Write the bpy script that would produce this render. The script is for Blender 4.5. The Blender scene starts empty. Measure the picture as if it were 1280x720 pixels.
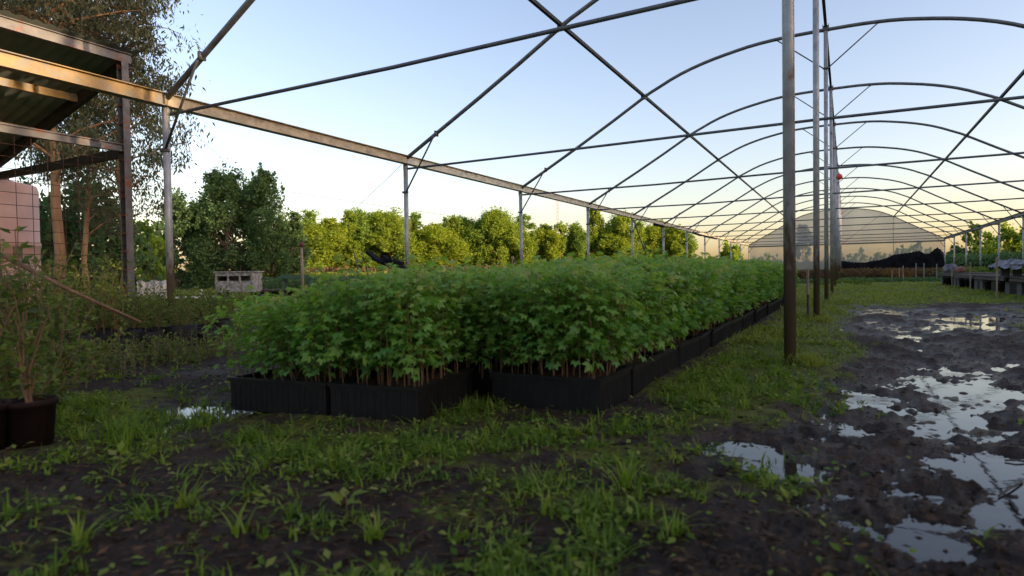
import bpy, math, random
import numpy as np
from mathutils import Vector, Matrix
rng = np.random.default_rng(7); random.seed(7)
R = math.radians
SC = bpy.context.scene
COL = SC.collection

# ------------------------------------------------------------------ camera
EYE = 0.584; YAW = 0.4944; PIT = 0.022; ROL = -0.0155; FPX = 775.36
_d = np.array([-math.sin(YAW)*math.cos(PIT), math.cos(YAW)*math.cos(PIT), -math.sin(PIT)])
_r0 = np.array([math.cos(YAW), math.sin(YAW), 0.0]); _u0 = np.cross(_r0, _d)
_r = _r0*math.cos(ROL)+_u0*math.sin(ROL); _u = -_r0*math.sin(ROL)+_u0*math.cos(ROL)
CAM = np.array([0, 0, EYE])
def P(x, y, d):          # a survey point of the site: sighted at (x, y), d metres away
    return CAM + (_d + _r*(x-640)/FPX + _u*(360-y)/FPX)*d
def G(x, y, z=0.0):      # the same on the ground
    v = _d + _r*(x-640)/FPX + _u*(360-y)/FPX
    return CAM + v*((z-EYE)/v[2])
def PS(x, y, s):         # the same in the cross plane s
    v = _d + _r*(x-640)/FPX + _u*(360-y)/FPX
    return CAM + v*(s/v[1])
def PG(x, d):            # on the ground under the sighting x, d metres away
    p = P(x, 350, d); return np.array([p[0], p[1], 0.0])
cd = bpy.data.cameras.new('camera'); cam = bpy.data.objects.new('camera', cd); COL.objects.link(cam)
M = Matrix(((_r[0], _u[0], -_d[0], 0), (_r[1], _u[1], -_d[1], 0), (_r[2], _u[2], -_d[2], EYE), (0, 0, 0, 1)))
cam.matrix_world = M
cd.sensor_width = 36; cd.lens = FPX/1280*36; cd.clip_end = 6000; cd.clip_start = .05
cd.dof.use_dof = True; cd.dof.focus_distance = 9.0; cd.dof.aperture_fstop = 3.5
SC.camera = cam

# ------------------------------------------------------------------ materials
def mat(name, build):
    m = bpy.data.materials.new(name); m.use_nodes = True
    nt = m.node_tree; nt.nodes.clear(); out = nt.nodes.new('ShaderNodeOutputMaterial')
    build(nt, out); return m
def N(nt, t, **k):
    n = nt.nodes.new(t)
    for a, b in k.items():
        if a in n.inputs: n.inputs[a].default_value = b
        else: setattr(n, a, b)
    return n
def ramp(nt, fac, stops):
    r = nt.nodes.new('ShaderNodeValToRGB'); el = r.color_ramp.elements
    while len(el) < len(stops): el.new(.5)
    for e, (p, c) in zip(el, stops):
        e.position = p; e.color = (*c, 1) if len(c) == 3 else c
    nt.links.new(fac, r.inputs[0]); return r.outputs[0]
def noise(nt, scale, detail=5, coord='Object', stretch=None, rough=.55):
    tc = nt.nodes.new('ShaderNodeTexCoord'); n = nt.nodes.new('ShaderNodeTexNoise')
    n.inputs['Scale'].default_value = scale; n.inputs['Detail'].default_value = detail; n.inputs['Roughness'].default_value = rough
    src = tc.outputs[coord]
    if stretch:
        mp = nt.nodes.new('ShaderNodeMapping'); mp.inputs['Scale'].default_value = stretch
        nt.links.new(src, mp.inputs['Vector']); src = mp.outputs[0]
    nt.links.new(src, n.inputs['Vector']); return n.outputs['Fac']
def bump(nt, h, strength, dist=.01):
    b = nt.nodes.new('ShaderNodeBump'); b.inputs['Strength'].default_value = strength; b.inputs['Distance'].default_value = dist
    nt.links.new(h, b.inputs['Height']); return b.outputs[0]
def mixc(nt, fac, a, b):
    m = nt.nodes.new('ShaderNodeMix'); m.data_type = 'RGBA'
    if isinstance(fac, (int, float)): m.inputs[0].default_value = fac
    else: nt.links.new(fac, m.inputs[0])
    for i, v in ((6, a), (7, b)):
        if isinstance(v, tuple): m.inputs[i].default_value = (*v, 1)
        else: nt.links.new(v, m.inputs[i])
    return m.outputs[2]
def surf(name, c1, c2, scale=6, rough=.7, metal=0, bmp=.2, bdist=.004, stretch=None, lo=.35, hi=.65, spec=.5):
    def f(nt, out):
        b = N(nt, 'ShaderNodeBsdfPrincipled', Roughness=rough, Metallic=metal)
        b.inputs['Specular IOR Level'].default_value = spec
        n = noise(nt, scale, stretch=stretch)
        nt.links.new(ramp(nt, n, [(lo, c1), (hi, c2)]), b.inputs['Base Color'])
        n2 = noise(nt, scale*6, stretch=stretch)
        nt.links.new(bump(nt, n2, bmp, bdist), b.inputs['Normal'])
        nt.links.new(b.outputs[0], out.inputs[0])
    return mat(name, f)
def steel(name, base, rust_h=0.0, rust=(.16, .07, .035), amount=.62, metal=.25):
    # galvanised tube, rust creeping up from the foot to about rust_h metres and in scattered blotches
    def f(nt, out):
        b = N(nt, 'ShaderNodeBsdfPrincipled', Roughness=.45, Metallic=metal)
        n = noise(nt, 9); n2 = noise(nt, 40, stretch=(1, 1, .3))
        c = ramp(nt, n, [(.3, tuple(v*.7 for v in base)), (.7, tuple(min(1, v*1.2) for v in base))])
        blot = ramp(nt, noise(nt, 5, 8), [(amount, (0, 0, 0)), (amount+.12, (1, 1, 1))])
        c = mixc(nt, blot, c, rust)
        if rust_h > 0:
            g = nt.nodes.new('ShaderNodeNewGeometry'); s = nt.nodes.new('ShaderNodeSeparateXYZ'); nt.links.new(g.outputs['Position'], s.inputs[0])
            mr = N(nt, 'ShaderNodeMapRange'); nt.links.new(s.outputs[2], mr.inputs[0])
            mr.inputs[1].default_value = rust_h*1.5; mr.inputs[2].default_value = 0
            ad = N(nt, 'ShaderNodeMath', operation='ADD'); nt.links.new(mr.outputs[0], ad.inputs[0]); nt.links.new(n2, ad.inputs[1])
            rr = ramp(nt, ad.outputs[0], [(.7, (0, 0, 0)), (1.0, (1, 1, 1))])
            c = mixc(nt, rr, c, (.12, .085, .058))
        nt.links.new(c, b.inputs['Base Color'])
        nt.links.new(bump(nt, n2, .15, .003), b.inputs['Normal'])
        nt.links.new(b.outputs[0], out.inputs[0])
    return mat(name, f)
def leafmat(name, cols, trans=.35, rough=.55, scale=3.0, spec=.3):
    # cols: ramp over per-leaf value stored on the mesh
    def f(nt, out):
        a = N(nt, 'ShaderNodeAttribute', attribute_name='tone')
        c = ramp(nt, a.outputs['Fac'], [(i/(len(cols)-1), k) for i, k in enumerate(cols)])
        b = N(nt, 'ShaderNodeBsdfPrincipled', Roughness=rough); b.inputs['Specular IOR Level'].default_value = spec
        nt.links.new(c, b.inputs['Base Color'])
        t = N(nt, 'ShaderNodeBsdfTranslucent')
        h = N(nt, 'ShaderNodeHueSaturation', Hue=.485, Saturation=1.15, Value=1.5); nt.links.new(c, h.inputs['Color']); nt.links.new(h.outputs[0], t.inputs[0])
        m = N(nt, 'ShaderNodeMixShader'); m.inputs[0].default_value = trans
        nt.links.new(b.outputs[0], m.inputs[1]); nt.links.new(t.outputs[0], m.inputs[2]); nt.links.new(m.outputs[0], out.inputs[0])
    return mat(name, f)

m_post = steel('post_steel', (.34, .345, .35), .8)
m_arch = steel('arch_steel', (.13, .135, .145), 0, amount=.62)
m_tie = steel('tie_steel', (.11, .115, .13), 0, amount=.66)
m_purl = surf('purlin_iron', (.02, .018, .018), (.05, .042, .04), 12, .65, .2)
m_gutter = steel('gutter_steel', (.60, .55, .45), 0, rust=(.34, .26, .18), amount=.58, metal=.25)
m_tan = steel('sunlit_tan_gutter', (.50, .41, .28), 0, rust=(.32, .25, .17), amount=.55, metal=.15)  # the same sun glow fading out, put into a paler base colour
m_sunlit_ochre = steel('sunlit_ochre', (.30, .20, .085), 0, rust=(.20, .19, .17), amount=.50, metal=.1)  # low sun's orange glow on gutter and shed purlins, put into the colour
m_shedsteel = steel('shed_steel', (.135, .13, .13), 0, rust=(.22, .055, .025), amount=.56, metal=.3)
m_roof = surf('roof_sheet', (.20, .23, .22), (.30, .33, .31), 4, .6, .1)
m_roofmoss = surf('roof_debris', (.02, .018, .012), (.07, .055, .03), 30, .95, bmp=1, bdist=.02)
m_black = surf('black_plastic', (.006, .006, .006), (.012, .011, .011), 20, .6, spec=.2)
m_blackcloth = surf('black_shade_cloth', (.006, .006, .007), (.016, .016, .019), 3, .9, bmp=.6, bdist=.05, spec=.1)
m_soil = surf('potting_soil', (.03, .014, .008), (.07, .032, .018), 40, .95, bmp=1, bdist=.02)
m_stem = surf('seedling_stem', (.09, .055, .025), (.17, .09, .04), 15, .7)
m_bark = surf('bark', (.07, .05, .038), (.16, .12, .09), 3, .9, bmp=.8, bdist=.03, stretch=(2, 2, .4))
m_palebark = surf('pale_bark', (.17, .085, .04), (.34, .20, .11), 2.2, .85, bmp=.6, bdist=.02, stretch=(2, 2, .35))
m_wood = surf('weathered_wood', (.20, .14, .09), (.36, .27, .18), 5, .85, bmp=.5, bdist=.01, stretch=(4, 4, .5))
m_pole = surf('brown_pole', (.10, .055, .03), (.19, .11, .06), 9, .8)
m_wooddark = surf('dark_wood', (.035, .026, .02), (.08, .055, .04), 5, .9, bmp=.5, bdist=.01)
m_whitewood = surf('whitewashed_wood', (.14, .13, .12), (.40, .38, .35), 14, .8, bmp=.4, bdist=.01)
m_white = surf('white_plastic', (.60, .59, .57), (.78, .77, .74), 5, .5)
m_tarp = surf('white_tarp', (.48, .46, .43), (.66, .63, .60), 3, .7, bmp=.7, bdist=.05)
m_greycloth = surf('grey_cloth', (.10, .10, .12), (.34, .33, .36), 5, .9, bmp=1, bdist=.05)
m_redcloth = surf('reddish_sack', (.25, .10, .07), (.36, .17, .13), 9, .9, bmp=1, bdist=.03)
m_tank = surf('pinkish_tank_plastic', (.42, .24, .19), (.55, .34, .27), 1.6, .5, bmp=.15)
m_redplastic = surf('red_plastic', (.62, .04, .03), (.72, .06, .045), 8, .35)
m_yellow = surf('yellow_plastic', (.5, .38, .08), (.62, .48, .12), 8, .4)
m_wire = surf('rusty_wire', (.05, .028, .02), (.11, .05, .03), 20, .7, .3)
m_cable = surf('cable_black', (.04, .04, .045), (.06, .06, .06), 20, .6)
m_reddark = surf('brown_red_pot', (.012, .006, .005), (.026, .013, .010), 9, .8, spec=.15)
m_block = surf('concrete_block', (.05, .047, .045), (.11, .105, .10), 14, .95, bmp=.7, bdist=.01)
m_mast = surf('mast_paint', (.45, .42, .42), (.55, .5, .5), 9, .7)
m_greenrail = surf('green_painted_rail', (.03, .075, .05), (.05, .11, .075), 9, .6)
m_shedwall = surf('pale_render', (.3, .28, .25), (.4, .38, .34), 2, .9)
m_dry = surf('dry_stalk', (.10, .07, .04), (.20, .15, .08), 15, .9)
m_twig = surf('wet_twig', (.012, .009, .007), (.03, .022, .016), 15, .6)

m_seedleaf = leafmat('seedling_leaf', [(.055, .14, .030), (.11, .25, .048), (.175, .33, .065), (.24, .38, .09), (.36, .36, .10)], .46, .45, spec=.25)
m_grass = leafmat('grass_blade', [(.06, .115, .018), (.11, .185, .028), (.19, .27, .042), (.27, .29, .08)], .42, .6, spec=.12)
m_lawn = leafmat('lawn_blade', [(.12, .17, .03), (.18, .235, .04), (.24, .28, .055), (.29, .26, .08)], .35, .6, spec=.12)
m_sunleaf = leafmat('poplar_leaf', [(.14, .21, .035), (.21, .30, .05), (.30, .38, .07)], .5, .7, spec=.1)
m_sunleaf2 = leafmat('willow_leaf', [(.11, .19, .04), (.17, .27, .055), (.24, .34, .075)], .5, .7, spec=.1)
m_sunleaf3 = leafmat('young_poplar_leaf', [(.13, .19, .03), (.23, .31, .045), (.32, .39, .065)], .5, .7, spec=.1)
m_darkleaf = leafmat('broad_tree_leaf', [(.055, .105, .045), (.09, .16, .06), (.13, .20, .08)], .38, .7, spec=.12)
m_eucleaf = leafmat('eucalyptus_leaf', [(.055, .07, .04), (.095, .11, .06), (.14, .14, .075)], .2, .6, spec=.2)
m_weedleaf = leafmat('weed_leaf', [(.06, .10, .022), (.10, .15, .032), (.16, .20, .05)], .35, .6, spec=.15)
m_dryleaf = leafmat('dry_weed', [(.07, .045, .026), (.14, .09, .045), (.15, .12, .05)], .3, .7, spec=.1)
m_litter = leafmat('dead_litter', [(.018, .012, .009), (.05, .032, .02), (.11, .075, .045)], .1, .8, spec=.1)
m_orangeleaf = leafmat('orange_weed', [(.16, .08, .025), (.24, .12, .03), (.18, .13, .04)], .4, .7)

def f(nt, out):       # mud; the stored mask 'moss' says where a film of moss and turf covers it
    b = N(nt, 'ShaderNodeBsdfPrincipled'); b.inputs['Specular IOR Level'].default_value = .12
    a = N(nt, 'ShaderNodeAttribute', attribute_name='moss'); lw = N(nt, 'ShaderNodeAttribute', attribute_name='wet')
    n1 = noise(nt, 3.5, 8, rough=.65); n2 = noise(nt, 38, 8, rough=.7); n3 = noise(nt, .6, 6); n4 = noise(nt, 12, 6, rough=.7)
    mud = ramp(nt, n1, [(.3, (.020, .0145, .0115)), (.5, (.042, .030, .0235)), (.72, (.085, .060, .045))])
    mud = mixc(nt, ramp(nt, n2, [(.52, (0, 0, 0)), (.64, (.8, .8, .8))]), mud, (.12, .072, .045))
    moss = ramp(nt, n4, [(.3, (.060, .080, .014)), (.55, (.12, .135, .022)), (.75, (.17, .15, .04))])
    ad = N(nt, 'ShaderNodeMath', operation='ADD'); nt.links.new(a.outputs['Fac'], ad.inputs[0])
    sb = N(nt, 'ShaderNodeMath', operation='SUBTRACT'); nt.links.new(n4, sb.inputs[0]); sb.inputs[1].default_value = .5
    nt.links.new(sb.outputs[0], ad.inputs[1])
    c = mixc(nt, ramp(nt, ad.outputs[0], [(.38, (0, 0, 0)), (.60, (1, 1, 1))]), mud, moss)
    nt.links.new(c, b.inputs['Base Color'])
    ru = N(nt, 'ShaderNodeMapRange'); nt.links.new(lw.outputs['Fac'], ru.inputs[0]); ru.inputs[3].default_value = .85; ru.inputs[4].default_value = .38
    nt.links.new(ru.outputs[0], b.inputs['Roughness'])
    nt.links.new(bump(nt, n2, 1.0, .03), b.inputs['Normal'])
    nt.links.new(b.outputs[0], out.inputs[0])
m_ground = mat('muddy_ground', f)
def f(nt, out):
    b = N(nt, 'ShaderNodeBsdfPrincipled', Roughness=.03, IOR=1.34)
    b.inputs['Base Color'].default_value = (.022, .017, .014, 1)
    nt.links.new(bump(nt, noise(nt, 7, 3), .06, .01), b.inputs['Normal'])
    nt.links.new(b.outputs[0], out.inputs[0])
m_water = mat('muddy_water', f)
def film(name, col, opac):
    def f(nt, out):
        t = N(nt, 'ShaderNodeBsdfTransparent'); t.inputs[0].default_value = (.93, .89, .84, 1)
        d = N(nt, 'ShaderNodeBsdfTranslucent'); d.inputs[0].default_value = (*col, 1)
        e = N(nt, 'ShaderNodeBsdfDiffuse'); e.inputs[0].default_value = (*col, 1)
        m1 = N(nt, 'ShaderNodeMixShader'); m1.inputs[0].default_value = .5
        nt.links.new(d.outputs[0], m1.inputs[1]); nt.links.new(e.outputs[0], m1.inputs[2])
        m2 = N(nt, 'ShaderNodeMixShader')
        n = noise(nt, .8, 4, stretch=(1, 1, .4))
        mr = N(nt, 'ShaderNodeMapRange'); nt.links.new(n, mr.inputs[0]); mr.inputs[1].default_value = .3; mr.inputs[2].default_value = .7
        mr.inputs[3].default_value = opac-.06; mr.inputs[4].default_value = opac+.06; nt.links.new(mr.outputs[0], m2.inputs[0])
        nt.links.new(t.outputs[0], m2.inputs[1]); nt.links.new(m1.outputs[0], m2.inputs[2]); nt.links.new(m2.outputs[0], out.inputs[0])
    return mat(name, f)
m_filmhi = film('old_gable_film', (.42, .41, .40), .74)
m_filmlo = film('thin_wall_film', (.50, .47, .43), .55)

# ------------------------------------------------------------------ mesh building
class MB:
    def __init__(s): s.v = []; s.f = []
    def add(s, vs, fs):
        o = len(s.v); s.v += [tuple(map(float, p)) for p in vs]; s.f += [tuple(i+o for i in q) for q in fs]; return s
    def box(s, c, size, rot=None):
        c = np.array(c, float); h = np.array(size, float)/2
        vs = [np.array([x, y, z])*h for z in (-1, 1) for y in (-1, 1) for x in (-1, 1)]
        if rot is not None: m = np.array(rot); vs = [m @ v for v in vs]
        return s.add([v+c for v in vs], [(0, 2, 3, 1), (4, 5, 7, 6), (0, 1, 5, 4), (2, 6, 7, 3), (0, 4, 6, 2), (1, 3, 7, 5)])
    def bar(s, a, b, w, h, up=(0, 0, 1)):      # rectangular bar from a to b
        a = np.array(a, float); b = np.array(b, float); d = b-a; L = np.linalg.norm(d); d /= L
        u = np.array(up, float); sd = np.cross(d, u); sd /= np.linalg.norm(sd); u = np.cross(sd, d)
        return s.box((a+b)/2, (L, w, h), np.column_stack([d, sd, u]))
    def tube(s, pts, r, n=8, cap=True):
        pts = [np.array(p, float) for p in pts]; k = len(pts)
        rs = [r]*k if np.isscalar(r) else list(r)
        ref = None; vs = []; fs = []
        for i, p in enumerate(pts):
            t = pts[min(i+1, k-1)]-pts[max(i-1, 0)]; t = t/(np.linalg.norm(t)+1e-9)
            if ref is None: ref = np.array([0, 0, 1.]) if abs(t[2]) < .9 else np.array([1., 0, 0])
            a = np.cross(t, ref); a /= np.linalg.norm(a)+1e-9; b = np.cross(a, t); ref = b
            for j in range(n):
                q = 2*math.pi*j/n; vs.append(p+rs[i]*(a*math.cos(q)+b*math.sin(q)))
        for i in range(k-1):
            for j in range(n):
                j2 = (j+1) % n; fs.append((i*n+j, i*n+j2, (i+1)*n+j2, (i+1)*n+j))
        if cap: fs.append(tuple(range(n-1, -1, -1))); fs.append(tuple((k-1)*n+j for j in range(n)))
        return s.add(vs, fs)
    def lathe(s, c, prof, n=24):
        vs = []; fs = []
        for r, z in prof:
            for j in range(n):
                q = 2*math.pi*j/n; vs.append((c[0]+r*math.cos(q), c[1]+r*math.sin(q), c[2]+z))
        for i in range(len(prof)-1):
            for j in range(n):
                j2 = (j+1) % n; fs.append((i*n+j, i*n+j2, (i+1)*n+j2, (i+1)*n+j))
        return s.add(vs, fs)
    def build(s, name, m, parent=None, smooth=False):
        me = bpy.data.meshes.new(name); me.from_pydata(s.v, [], s.f); me.materials.append(m)
        if smooth: me.polygons.foreach_set('use_smooth', [True]*len(me.polygons))
        o = bpy.data.objects.new(name, me); COL.objects.link(o)
        if parent is not None: o.parent = parent
        return o
def npmesh(name, V, F, m, parent=None, tone=None, smooth=False, attrs=None):   # V (n,3); F (k,3|4) arrays
    me = bpy.data.meshes.new(name)
    V = np.ascontiguousarray(V, dtype=np.float32); F = np.ascontiguousarray(F, dtype=np.int32); w = F.shape[1]
    me.vertices.add(len(V)); me.vertices.foreach_set('co', V.ravel())
    me.loops.add(F.size); me.loops.foreach_set('vertex_index', F.ravel())
    me.polygons.add(len(F)); me.polygons.foreach_set('loop_start', np.arange(len(F), dtype=np.int32)*w)
    me.update(calc_edges=True)
    if smooth: me.polygons.foreach_set('use_smooth', np.ones(len(F), bool))
    at = dict(attrs or {})
    if tone is not None: at['tone'] = tone
    for k, a in at.items():
        q = me.attributes.new(k, 'FLOAT', 'POINT'); q.data.foreach_set('value', np.ascontiguousarray(a, dtype=np.float32))
    me.materials.append(m)
    o = bpy.data.objects.new(name, me); COL.objects.link(o)
    if parent is not None: o.parent = parent
    return o
def tag(o, label=None, cat=None, group=None, kind=None):
    if label: o['label'] = label
    if cat: o['category'] = cat
    if group: o['group'] = group
    if kind: o['kind'] = kind
    return o
def empty(name, loc=(0, 0, 0), label=None, cat=None, group=None, rz=0):
    o = bpy.data.objects.new(name, None); COL.objects.link(o); o.location = [float(a) for a in loc]; o.rotation_euler = (0, 0, rz)
    o.empty_display_size = .1
    return tag(o, label, cat, group)
def copy_tree(o, label=None):
    c = o.copy(); COL.objects.link(c)
    for ch in list(o.children):
        k = ch.copy(); COL.objects.link(k); k.parent = c
        for g in list(ch.children):
            h = g.copy(); COL.objects.link(h); h.parent = k
    if label: c['label'] = label
    return c
ORD = ['first', 'second', 'third', 'fourth', 'fifth', 'sixth', 'seventh', 'eighth', 'ninth', 'tenth', 'eleventh', 'twelfth', 'thirteenth',
       'fourteenth', 'fifteenth', 'sixteenth', 'seventeenth', 'eighteenth', 'nineteenth', 'twentieth', 'twenty-first', 'twenty-second',
       'twenty-third', 'twenty-fourth', 'twenty-fifth', 'twenty-sixth', 'twenty-seventh', 'twenty-eighth', 'twenty-ninth', 'thirtieth']

# ------------------------------------------------------------------ numeric noise
_H = rng.random((256, 256)).astype(np.float64)
def vnoise(x, y):
    xi = np.floor(x).astype(int); yi = np.floor(y).astype(int); fx = x-xi; fy = y-yi
    fx = fx*fx*(3-2*fx); fy = fy*fy*(3-2*fy)
    g = lambda a, b: _H[a & 255, b & 255]
    return (g(xi, yi)*(1-fx)+g(xi+1, yi)*fx)*(1-fy)+(g(xi, yi+1)*(1-fx)+g(xi+1, yi+1)*fx)*fy
def fbm(x, y, o=4, gain=.5):
    s = 0; a = 1; t = 0
    for i in range(o):
        s = s+a*vnoise(x*2**i+17.3*i, y*2**i+9.1*i); t += a; a *= gain
    return s/t
def sstep(a, b, x): t = np.clip((x-a)/(b-a), 0, 1); return t*t*(3-2*t)
def spot(x, y, cx, cy, rx, ry, ang=0):
    c, s = math.cos(ang), math.sin(ang); dx = x-cx; dy = y-cy
    return np.exp(-(((dx*c+dy*s)/rx)**2+((-dx*s+dy*c)/ry)**2))
def puddle_field(x, y):      # >0 where the ground dips
    p = 0*x
    for (px, py, rx, ry, k) in [(1170, 520, .34, .50, 1.0), (1260, 600, .30, .40, 1.4), (1230, 490, .36, .5, .9), (1040, 545, .20, .28, 1.0), (930, 562, .20, .16, 1.5), (985, 590, .24, .15, 1.4), (1010, 570, .2, .1, .9),
                                (1075, 497, .14, .28, 1.1), (1120, 625, .35, .18, 1.1), (1000, 650, .2, .12, .8), (1200, 680, .45, .25, 1.25), (860, 606, .08, .06, 1.0), (1060, 590, .12, .1, .95), (905, 600, .1, .08, .9),
                                (250, 515, .32, .22, 1.5), (215, 535, .2, .14, 1.2), (215, 465, .6, .25, 1.0), (1090, 405, .55, .8, .95), (1180, 408, .9, .6, .9), (1150, 430, .22, .8, 1.0), (1270, 412, .8, .5, .85),
                                (1110, 392, .8, 2.4, .9), (1220, 396, 1.6, 1.6, .8), (930, 402, .5, 1.6, .75), (760, 620, .2, .1, .5)]:
        c = G(px, py); p = np.maximum(p, k*spot(x, y, c[0], c[1], rx, ry, 0))
    return p
def moss_field(x, y):
    n = fbm(x*1.3+5, y*1.3, 4)
    m = .34+0*x
    strip = sstep(-1.0, -.65, x)*(1-sstep(-.05, .35, x+.25*(fbm(x, y*.7)-.5)))*sstep(2.3, 3.0, y)
    m = np.maximum(m, .85*strip)
    for (px, py, rx, ry, k) in [(880, 440, .5, .9, .35), (480, 570, .6, .3, .15), (700, 560, .5, .25, .22), (820, 560, .22, .35, .40), (900, 520, .3, .35, .50), (150, 520, .6, .4, .45), (1000, 620, .15, .12, .4)]:
        c = G(px, py); m = np.maximum(m, .25+k*spot(x, y, c[0], c[1], rx, ry))
    lawn = sstep(9.5, 13, y+1.0*(n-.5)*8)
    m = np.maximum(m, lawn*1.15)
    side = sstep(5.0, 7.5, np.abs(x+.3)); m = np.maximum(m, side*.8)
    track = sstep(-.25, .4, x+1.2*(n-.5))*(1-sstep(5, 6, x))*(1-sstep(9, 12, y+6*(n-.5))); m = m*(1-.75*track)
    mid = sstep(1.0, 2.2, x+2*(n-.5))*sstep(4.5, 6.5, y)*(1-sstep(11.5, 13, y)); m = np.maximum(m, .62*mid)
    return m+.75*(n-.5)+.5*(fbm(x*5+1, y*5+7, 3)-.5)*(1-.5*lawn)
WZ = 0.0
def height(x, y, fine=True):
    r = np.hypot(x, y)
    z = .030+.018*(fbm(x*.9, y*.9, 3)-.5)*2-.010*sstep(-.5, .1, x)*(1-sstep(3, 4.5, x))*(1-sstep(8, 12, y))
    near = 1-sstep(14, 40, r)
    track = sstep(-.35, .2, x)*(1-sstep(3, 4.5, x))*(1-sstep(10, 13, y))
    z = z+near*(.020+.020*track)*(fbm(x*4.5+3+.5*y, y*3.4, 4, .6)-.5)*1.6
    z = z+near*(.012+.022*track)*(fbm(x*11+2*fbm(x*6,y*6,2), y*10+4, 4, .62)-.5)*1.5
    z = z+near*(.009+.006*track)*(fbm(x*26, y*22, 4, .65)-.5)*2
    pf = puddle_field(x, y)
    z = z-.010*spot(x, y, -.30, 2.1, .45, .35)-.006*spot(x, y, -2.25, 1.65, .35, .3)
    z = z+near*np.clip(pf, 0, 1)*((.022+.036*track)*(fbm(x*17+9, y*27, 4, .62)-.5)+.005)
    z = z-.034*pf*near
    z = z+.004*near
    # earth mound along the foot of the centre posts, further back
    z = z+.10*spot(x, y, -.1, 21, .5, 3.0)
    z = np.where(r > 30, .02, z*1.0*(1-sstep(20, 30, r))+.02*sstep(20, 30, r))
    return z

# ------------------------------------------------------------------ ground and water
NA, NR = 760, 560
a1 = np.linspace(R(-75), R(58), NA)               # heading from +Y, fine fan
a2 = np.linspace(R(58), R(285), 150)[1:]
ang = np.concatenate([a1, a2]); rad = np.concatenate([[0.02, .2, .4], .55*np.exp(np.linspace(0, math.log(3000/.55), NR))])
AA, RR = np.meshgrid(ang, rad, indexing='ij')
X = RR*np.sin(AA); Y = RR*np.cos(AA)
Z = height(X, Y)
na, nr = X.shape
wet = 1-sstep(.0, .040, Z); moss = np.clip(moss_field(X, Y), 0, 1)*(1-.9*sstep(.55, 1, wet))
idx = np.arange(na*nr).reshape(na, nr)
F_ = np.stack([idx[:-1, :-1], idx[:-1, 1:], idx[1:, 1:], idx[1:, :-1]], -1).reshape(-1, 4)
g = npmesh('ground', np.stack([X, Y, Z], -1).reshape(-1, 3), F_, m_ground, smooth=True, attrs={'moss': moss.ravel(), 'wet': wet.ravel()})
tag(g, kind='structure')
wb = MB()
wb.add([(-12, -3, WZ), (12, -3, WZ), (12, 18, WZ), (-12, 18, WZ)], [(0, 1, 2, 3)])
tag(wb.build('puddle_water', m_water), kind='structure')

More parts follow.
